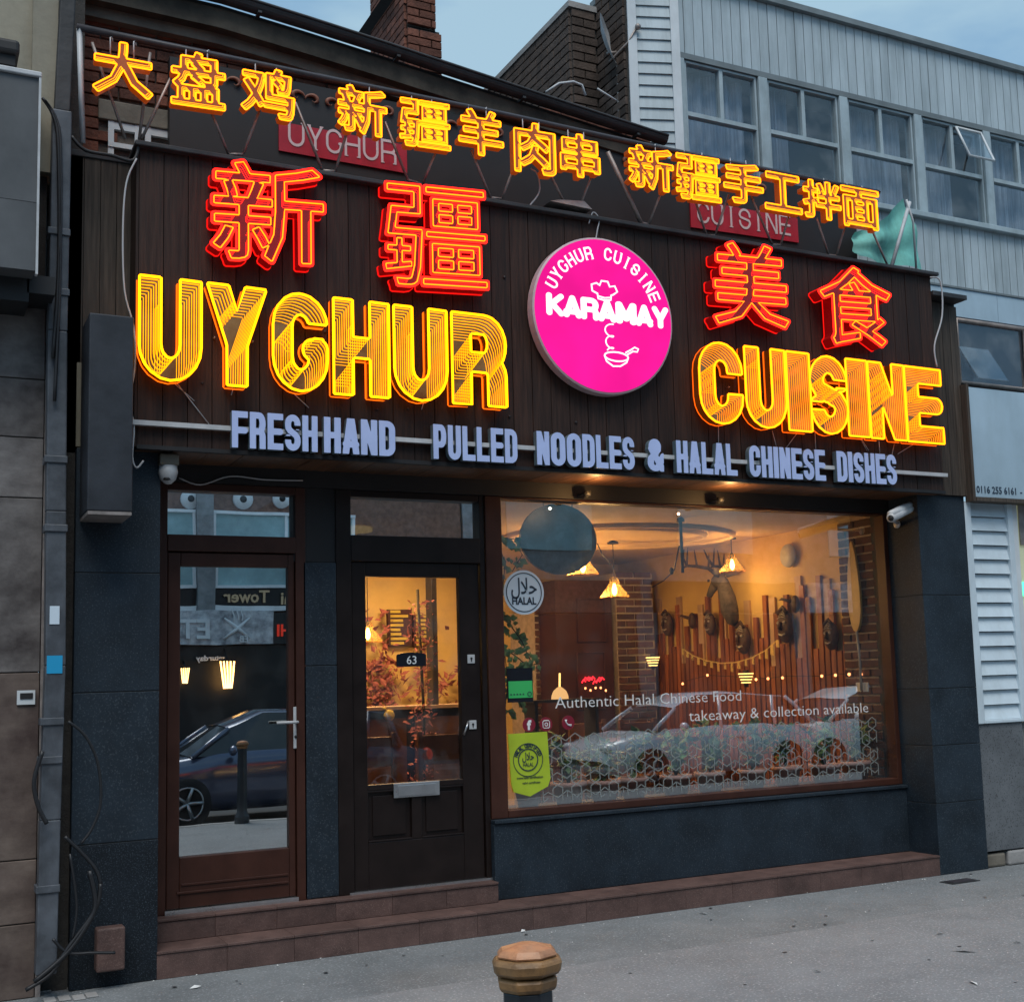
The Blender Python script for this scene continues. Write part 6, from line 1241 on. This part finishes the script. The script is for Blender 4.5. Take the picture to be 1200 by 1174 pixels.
mb = MB(); mb.tube([P(1045, 312, .1), P(1066, 237, .12)], .016); mb.tube([P(1062, 234, .1), P(1070, 260, .12), P(1074, 320, .2)], .010); mb.build('pole', 'white_metal', t)
# neighbouring shop at right
q0, q1 = P(1131, 453, .05), P(1139, 587, .05); t = thing('pale_shop_sign', 'plain pale blue shop sign with a phone number at the right edge', 'sign', (q1.x, .05, q1.z))
mb = MB(); mb.box(q1.x+.03, 12, .05, .12, q1.z+.035, q0.z); mb.build('panel', 'sheet_blue', t); mb = MB(); mb.box(q1.x, q1.x+.028, .03, .12, q1.z, q0.z+.02); mb.build('edge_board', 'wood_grey', t); mb = MB(); mb.box(q1.x+.03, 12, .02, .14, q1.z, q1.z+.033); mb.build('bottom_trim', 'wood_grey', t)
a, b = P(1145, 577, .045), P(1191, 577, .045); text_flat('0116 255 6161', (a.x, a.z), .058, .046, 'phone_number', 'ink', t, width=(b.x-a.x), bold=.01, th=.003); text_flat('-', (b.x+.05, a.z), .06, .046, 'dash', 'ink', t, th=.003)
rn = thing('right_neighbour_shopfront', 'neighbouring shopfront at right with white louvred panel and granite base', 'building', (7.8, .1, 0))
q = rect(1135, 592, 1189, 848, .15); z0 = P(1150, 848, .15).z; x0 = P(1143, 720, .15).x; x1 = x0+.42
mb = MB(); mb.box(x0-.07, x0, .12, .25, z0, 2.98); mb.box(x1, x1+.06, .12, .25, z0, 2.98); mb.box(x0, x1, .12, .25, z0, z0+.03); mb.build('louvre_frame', 'shutter_white', rn, bevel=.006)
nl = 15; hh = (2.98-z0-.03)/nl
for k in range(nl):
    z = z0+.03+k*hh; mb = MB(); mb.hexa([(x0, .135, z+.002), (x1, .135, z+.002), (x1, .22, z+.002), (x0, .22, z+.002), (x0, .165, z+hh-.004), (x1, .165, z+hh-.004), (x1, .22, z+hh-.004), (x0, .22, z+hh-.004)]); mb.build('louvre', 'shutter_white', rn)
mb = MB(); mb.box(x0-.08, x1+.02, .14, .3, .13, z0-.003); mb.build('granite_base', 'granite_light', rn, bevel=.004); mb = MB(); mb.box(x0-.05, x0+.16, .15, .3, .0, .11); mb.build('base_stone', 'lintel', rn, bevel=.02); mb = MB(); mb.box(x0+.18, x0+.42, .14, .3, .0, .12); mb.build('base_stone', 'kerbstone', rn, bevel=.02)
mb = MB(); mb.box(x0-.1, 12, .26, .5, 0, 3); mb.build('wall_core', 'mortar_dark', rn)
mb = MB(); mb.box(x1+.06, x1+.12, .13, .25, .3, 3.0); mb.build('shop_window_frame', 'white_pvc', rn)
mb = MB(); mb.box(x1+.12, 12, .20, .255, .5, 3.0); mb.build('lit_room', 'pale_inside', rn)
for (u, v, w_, h_, m_) in ((1198, 615, .25, .35, 'strut'), (1199, 690, .2, .12, 'green_lamp'), (1199, 775, .2, .35, 'green_thing')):
    p = P(u, v, .19); mb = MB(); mb.box(p.x-.04, p.x+w_, .185, .195, p.z-h_/2, p.z+h_/2); mb.build('poster', m_, rn)
mb = MB(); mb.box(7.81, 12, .25, .5, 3.97, zsh-.01); mb.build('window_band', 'strut_dark', rn)
for k in range(4):
    x = 7.9+k*.9; mb = MB(); mb.tube([(x, .22, 4.02), (x+.8, .22, 4.02), (x+.8, .22, zsh-.05), (x, .22, zsh-.05)], .022, 4, closed=True); o = mb.build('window', 'strut', rn); mb = MB(); mb.box(x+.02, x+.78, .235, .24, 4.04, zsh-.07); mb.build('pane', 'pane_upper', o)
p = P(1137, 433, .18); mb = MB(); mb.hexa([(p.x-.1, .0, p.z-.12), (p.x+.25, .0, p.z-.12), (p.x+.25, .02, p.z-.12), (p.x-.1, .02, p.z-.12), (p.x-.1, .2, p.z+.2), (p.x+.25, .2, p.z+.2), (p.x+.25, .21, p.z+.2), (p.x-.1, .21, p.z+.2)]); mb.build('open_vent', 'pane_upper', rn)
# ================================================================== BOLLARDS
pb = PZ(617, 1106, 1.0)
def bollard(x, y, lab):
    t = thing('bollard', lab, 'bollard', (x, y, 0), 'cast iron bollards along the pavement')
    def octa(prof, name, m, bv=.004): mb = MB(); mb.lathe(prof, (x, y, 0), 8, smooth=False); return mb.build(name, m, t, bevel=bv)
    octa([(.095, 0), (.095, .09), (.075, .13), (.066, .16), (.060, .90)], 'shaft', 'bollard_black'); octa([(.064, .90), (.071, .91), (.073, .924), (.068, .932)], 'collar', 'bollard_gold')
    octa([(.068, .932), (.083, .945), (.086, .962), (.083, .974), (.05, .975)], 'cap_rim', 'bollard_gold', .012); octa([(.080, .975), (.062, .993), (.025, 1.003), (.002, 1.004)], 'cap', 'bollard_top', .014); return t
bollard(pb.x, pb.y, 'black octagonal bollard with worn gold cap at the bottom of the picture')
q = RF(262, 940, -7.25); bollard(q.x+.2, -7.15, 'black octagonal bollard with gold cap mirrored in the brown door glass')
# dark stains and gum spots pressed flat on the pavement
gm = MB()
for _ in range(170):
    x, y = rnd.uniform(0, 10), rnd.uniform(-6.5, .05); r_ = rnd.uniform(.006, .017); n = 7; a0 = rnd.random()*6
    gm.add([(x+r_*rnd.uniform(.7, 1.2)*math.cos(a0+2*math.pi*k/n), y+r_*rnd.uniform(.7, 1.2)*math.sin(a0+2*math.pi*k/n), .0065) for k in range(n)], [tuple(range(n))])
tag(gm.build('gum_spots', 'gutter'), 'flat dark gum spots scattered over the grey pavement', 'gum spots', kind='stuff')
lm_ = MB()
for _ in range(260):
    x, y = rnd.uniform(.2, 9), rnd.uniform(-3.5, .1) if rnd.random() < .6 else rnd.uniform(-.1, .11); r_ = rnd.uniform(.003, .008); a0 = rnd.random()*6
    lm_.add([(x+r_*math.cos(a0+2.1*k), y+r_*math.sin(a0+2.1*k), .007+.004*(k == 1)) for k in range(3)], [(0, 1, 2)])
tag(lm_.build('grit', 'litter'), 'tiny pale grit scattered over the pavement', 'grit', kind='stuff')
# litter
for i, (u, v, s) in enumerate([(824, 1070, .03), (1130, 1115, .045), (1141, 1152, .03), (958, 1139, .018), (1101, 1095, .022), (613, 1091, .02), (229, 1157, .022), (1192, 1105, .018), (155, 1148, .03), (1022, 1103, .012), (870, 1078, .012)]):
    p = PZ(u, v, .004); mb = MB(); a_ = rnd.uniform(0, 3); c, s_ = math.cos(a_)*s, math.sin(a_)*s
    mb.add([(p.x-c*1.6, p.y-s_*1.6, .007), (p.x-s_*.5, p.y+c*.5, .018), (p.x+c*1.6, p.y+s_*1.6, .009), (p.x+s_*.6, p.y-c*.6, .007)], [(0, 1, 3), (1, 2, 3)])
    tag(mb.build('litter_scrap', 'litter'), 'pale litter, '+['small one below the middle of the window', 'largest one at lower right', 'long one near the bottom right corner', 'tiny one at lower right of the middle', 'small one on the trench edge at right', 'small one just beside the step right of the black door', 'small one below the brown door steps', 'tiny one at the right edge', 'leafy one at the foot of the left pier', 'speck right of the middle', 'speck below the right end of the window'][i], 'litter', 'scraps of litter on the pavement')
# ================================================================== ACROSS THE STREET (seen mirrored in the glass)
YO = -17.
ob = thing('opposite_building', 'brick and concrete building across the street, mirrored in the door glass', 'building', (6, YO, 0))
mb = MB(); mb.box(-14, 10.9, YO-.6, YO-.1, 0, 8.5); mb.build('wall', 'opp_brick', ob)
ob2 = thing('opposite_grey_building', 'plain grey rendered building across the street, mirrored in the shop window', 'building', (20, YO, 0)); mb = MB(); mb.box(10.95, 45, YO-.6, YO-.08, 0, 7.6); mb.build('wall', 'opp_conc', ob2)
for k in range(7):
    mb = MB(); mb.box(12+k*4.6, 14.2+k*4.6, YO-.08, YO-.04, 4.6, 6.0); o = mb.build('window', 'opp_pane', ob2); mb = MB(); mb.box(11.3+k*4.6, 15.3+k*4.6, YO-.078, YO+.02, .3, 3.1); mb.build('shop_window', 'opp_dark', ob2); mb = MB(); mb.box(11.2+k*4.6, 15.4+k*4.6, YO-.079, YO+.06, 3.15, 3.9); mb.build('fascia', ['opp_brick', 'opp_dark', 'opp_marble'][k % 3], ob2)
def rr(u0, v0, u1, v1, y=YO): a, b = RF(u0, v0, y), RF(u1, v1, y); return min(a.x, b.x), max(a.x, b.x), min(a.z, b.z), max(a.z, b.z)
zw0, zw1 = rr(200, 600, 340, 627)[2:]; zt0, zt1 = rr(212, 665, 330, 686)[2:]; zd0 = RF(270, 710, YO).z; zf0 = RF(270, 756, YO).z; zf1 = RF(270, 716, YO).z
pil = [RF(240, 690, YO).x]; bay = RF(250, 700, YO).x-RF(240, 690, YO).x; bay = 3.3
xsn = [pil[0]+k*bay for k in range(-5, 9)]
for x in [q_ for q_ in xsn if q_ < 7.5]:
    mb = MB(); mb.box(x-.17, x+.17, YO-.1, YO+.12, 3.2, 8.5); mb.build('pilaster', 'opp_conc', ob)
    a, b = x+.18, x+bay-.18; m_ = (a+b)/2
    for (z0, z1, nm) in ((zw0-.45, zw1, 'window'), (zt0, zt1+.3, 'window')):
        mb = MB(); bar(mb, a, b, z0-.06, z0, YO-.1, YO+.02); bar(mb, a, b, z1, z1+.06, YO-.1, YO+.02)
        for xx in (a, m_-.03, b-.06): bar(mb, xx, xx+.06, z0, z1, YO-.1, YO+.0)
        o = mb.build(nm, 'opp_white', ob); mb = MB(); bar(mb, a+.06, m_-.03, z0, z1, YO-.09, YO-.06); bar(mb, m_+.03, b-.06, z0, z1, YO-.09, YO-.06); mb.build('pane', 'opp_pane', o)
    mb = MB(); bar(mb, a, b, zd0, zt0-.07, YO-.1, YO-.02); mb.build('dark_band', 'opp_dark', ob); mb = MB(); bar(mb, a, b, zf1+.0, zd0-.005, YO-.1, YO+.08); mb.build('white_ledge', 'opp_white', ob)
for u in (225, 287, 332):
    p = RF(u, 584, YO+.1); mb = MB(); mb.lathe([(.20, 0), (.20, .10)], (p.x, YO-.1, p.z), 18, 'y'); o = mb.build('round_vent', 'opp_white', ob); mb = MB(); mb.lathe([(.07, 0), (.07, .02)], (p.x, YO+.001, p.z), 12, 'y'); mb.build('vent_core', 'opp_dark', o)
def mtext(txt, u, v, h, y, m, parent, name='lettering', bold=.02, width=None):
    """lettering that faces the street from the far side"""
    p = RF(u, v, y); me = font_mesh(txt, bold, 2, .5); A = np.array([q.co[:] for q in me.vertices]); lo, hi = A.min(0), A.max(0); s = h/.7; o0 = origin(parent)
    for q in me.vertices: q.co = (p.x-(q.co.x-lo[0])*s-o0.x, y+(.5+q.co.z)*.03-o0.y, p.z+q.co.y*s-o0.z)
    me.materials.clear(); me.materials.append(M[m]); ob_ = bpy.data.objects.new(name, me); COL.objects.link(ob_); ob_.parent = parent; ob_['kind'] = 'stuff'; return ob_
ts = thing('tower_sign', 'brown gold lettering on a dark band across the street, mirrored in the door glass', 'sign', RF(300, 700, YO))
mtext('Tower', 316, 706, .24, YO+.0, 'opp_gold', ts); mtext('ni', 340, 708, .24, YO+.0, 'opp_gold', ts)
zf = rr(212, 716, 318, 755); fs = thing('marbled_shop_fascia', 'grey marbled fascia with crossed knife and fork across the street, mirrored in the door glass', 'sign', (zf[0], YO+.1, zf[2]))
mb = MB(); mb.box(zf[0]-2.0, zf[1], YO-.1, YO+.15, zf[2], zf[3]); mb.build('panel', 'opp_marble', fs)
mtext('ET', 245, 748, .38, YO+.17, 'opp_white', fs); mtext('EB', 290, 753, .13, YO+.17, 'opp_white', fs, 'initials')
p = RF(277, 738, YO+.18); mb = MB()
for s in (-1, 1): mb.tube([(p.x-s*.27, p.y, p.z-.17), (p.x, p.y, p.z+.03), (p.x+s*.27, p.y, p.z+.24)], .035, 6, taper=[.7, 1.3, .5])
mb.build('crossed_cutlery', 'opp_white', fs)
for k in (-.09, 0, .09): mb = MB(); mb.tube([(p.x+k+.02*math.sin(j), p.y, p.z+.18+j*.045) for j in range(7)], .016, 5); mb.build('steam', 'opp_white', fs)
mb = MB(); mb.box(-14, 10.9, YO-.1, YO+.03, .1, zf[2]-.02); mb.build('dark_shopfront', 'opp_dark', ob)
mb = MB(); mb.box(zf[1], zf[1]+3.5, YO, YO+.16, zf[2], zf[3]-.05); mb.build('dark_fascia', 'opp_dark', ob)
dt = RF(328, 742, YO+.2); mtext('HI', 340, 745, .22, YO+.17, 'tail_red', ts, 'red_lettering'); mtext('saturday', 262, 774, .11, YO+.06, 'opp_white', fs, 'small_lettering')
for (u, v, s, lab) in ((268, 790, 1., 'bright glowing lantern across the street, mirrored in the door glass'), (219, 791, .55, 'smaller glowing lantern across the street, mirrored at the left of the door glass')):
    p = RF(u, v, YO+.5); t = thing('street_lantern', lab, 'lantern', p, 'warm lanterns across the street')
    mb = MB()
    for k in range(5): xx = p.x+(k-2)*.07*s; mb.tube([(xx, YO+.3, p.z+.25*s), (p.x+(k-2)*.035*s, YO+.3, p.z-.28*s)], .018*s, 5)
    mb.build('glowing_bars', 'lantern', t); mb = MB(); mb.box(p.x-.16*s, p.x+.16*s, YO+.2, YO+.4, p.z+.25*s, p.z+.30*s); mb.build('cap', 'opp_dark', t); mb = MB(); mb.tube([(p.x, YO+.3, p.z+.3*s), (p.x, YO+.05, p.z+.5*s)], .02); mb.build('bracket', 'opp_dark', t)
# cars
def car(x, y, paint, lab, flip=1, h=1.45, hb=True):
    t = thing('parked_car', lab, 'car', (x, y, -.12), 'cars parked behind the viewpoint'); z = -.12
    lo_ = [(-2.15, .34, .62, .62), (-2.1, .26, .82, .80), (-1.6, .22, .92, .86), (-.9, .20, .96, .88), (0, .20, .97, .88), (.9, .20, .95, .88), (1.5, .22, .86, .86), (1.95, .26, .74, .80), (2.12, .36, .62, .60)]
    mb = MB(); vs = []
    for (px_, zb, zt, hw) in lo_:
        sec = [(-hw*.92, zb), (-hw, zb+.12), (-hw, zt-.22), (-hw*.93, zt-.03), (-hw*.6, zt+.0), (hw*.6, zt), (hw*.93, zt-.03), (hw, zt-.22), (hw, zb+.12), (hw*.92, zb)]
        vs += [(x+flip*px_, y+a, z+b) for a, b in sec]
    n = 10; m_ = len(lo_); mb.add(vs, [(i*n+k, i*n+(k+1) % n, (i+1)*n+(k+1) % n, (i+1)*n+k) for i in range(m_-1) for k in range(n)]+[tuple(range(n)), tuple(range(m_*n-1, (m_-1)*n-1, -1))], True); body = mb.build('body', paint, t)
    gh = [(-1.95 if hb else -1.6, .90, .93, .72), (-1.45, h-.09, .95, .60), (-.6, h-.01, .95, .58), (.25, h-.02, .95, .58), (.75, h-.20, .95, .64), (1.25, .90, .9, .74)]
    mb = MB(); vs = []
    for (px_, zt, zb, hw) in gh:
        zt2 = zt; hb_ = .80; sec = [(-hb_, .90), (-hw, zt2), (0, zt2+.025), (hw, zt2), (hb_, .90)]; vs += [(x+flip*px_, y+a, z+b) for a, b in sec]
    n = 5; m_ = len(gh); mb.add(vs, [(i*n+k, i*n+k+1, (i+1)*n+k+1, (i+1)*n+k) for i in range(m_-1) for k in range(n-1)]+[tuple(range(n)), tuple(range(m_*n-1, (m_-1)*n-1, -1))], False); mb.build('windows', 'car_glass', t)
    mb = MB(); vs = []
    for (px_, zt, zb, hw) in gh[1:5]: vs += [(x+flip*px_, y+a, z+b) for a, b in ((-hw-.01, zt-.03), (-hw+.04, zt+.012), (0, zt+.04), (hw-.04, zt+.012), (hw+.01, zt-.03))]
    mb.add(vs, [(i*n+k, i*n+k+1, (i+1)*n+k+1, (i+1)*n+k) for i in range(3) for k in range(n-1)], True); mb.build('roof', paint, t)
    for s in (-1, 1):
        for (xa, za, xb, zb2) in ((1.25, .90, .75, h-.20), (-.05, .9, -.15, h-.03), (-1.95 if hb else -1.6, .9, -1.45, h-.09), (-1.1, .9, -1.2, h-.06)):
            ha = lambda zz: .80-(zz-.9)/(h-.9)*.2+.012
            mb = MB(); mb.tube([(x+flip*xa, y+s*ha(za), z+za), (x+flip*xb, y+s*ha(zb2), z+zb2)], .035, 5); mb.build('pillar', paint, t)
        for px_ in (-1.32, 1.32):
            c = (x+flip*px_, y+s*.80, z+.32); mb = MB(); mb.lathe([(.20, -.1), (.31, -.1), (.325, -.06), (.325, .06), (.31, .1), (.20, .1)], c, 24, 'y'); wh = mb.build('wheel', 'tyre', t)
            mb = MB(); mb.lathe([(.205, 0), (.19, .01), (.03, .015)], (c[0], c[1]+s*.085, c[2]), 20, 'y')
            mb.build('rim_dish', 'opp_dark', wh); mb = MB()
            for k in range(5): a_ = 2*math.pi*k/5; mb.tube([(c[0], c[1]+s*.115, c[2]), (c[0]+.2*math.cos(a_), c[1]+s*.11, c[2]+.2*math.sin(a_))], .024, 5)
            mb.lathe([(.21, 0), (.21, .02), (.19, .02), (.19, 0)], (c[0], c[1]+s*.10, c[2]), 20, 'y', cap=False); mb.build('rim', 'alloy', wh)
        mb = MB(); mb.ball((x+flip*2.0, y+s*.62, z+.66), .14, 10, 8, (.6, 1.1, .5)); mb.build('headlight', 'lamp_clear', t)
        mb = MB(); mb.ball((x-flip*2.05, y+s*.66, z+.74), .15, 10, 8, (.5, 1., .7)); mb.build('tail_light', 'tail_red', t)
        mb = MB(); mb.ball((x+flip*.75, y+s*.95, z+.96), .1, 10, 8, (.6, 1, .7)); mb.build('wing_mirror', paint, t)
    for s in (-1, 1):
        mb = MB(); mb.box(x-flip*.35-.09, x-flip*.35+.09, y+s*.885-.012, y+s*.885+.012, z+.72, z+.75); mb.build('door_handle', 'alloy', t)
    return t
q = RF(222, 950, -8.9+.8); car(q.x+1.3, -9.1, 'car_dark', 'dark blue parked car mirrored in the brown door glass', flip=-1, hb=False)
q = RF(800, 860, -9.1); car(q.x+.3, -9.3, 'car_silver', 'silver parked car mirrored in the middle of the shop window', flip=-1)
q = RF(960, 860, -9.1); car(q.x+1.0, -9.3, 'car_white', 'pale parked hatchback mirrored in the right part of the shop window', flip=-1)
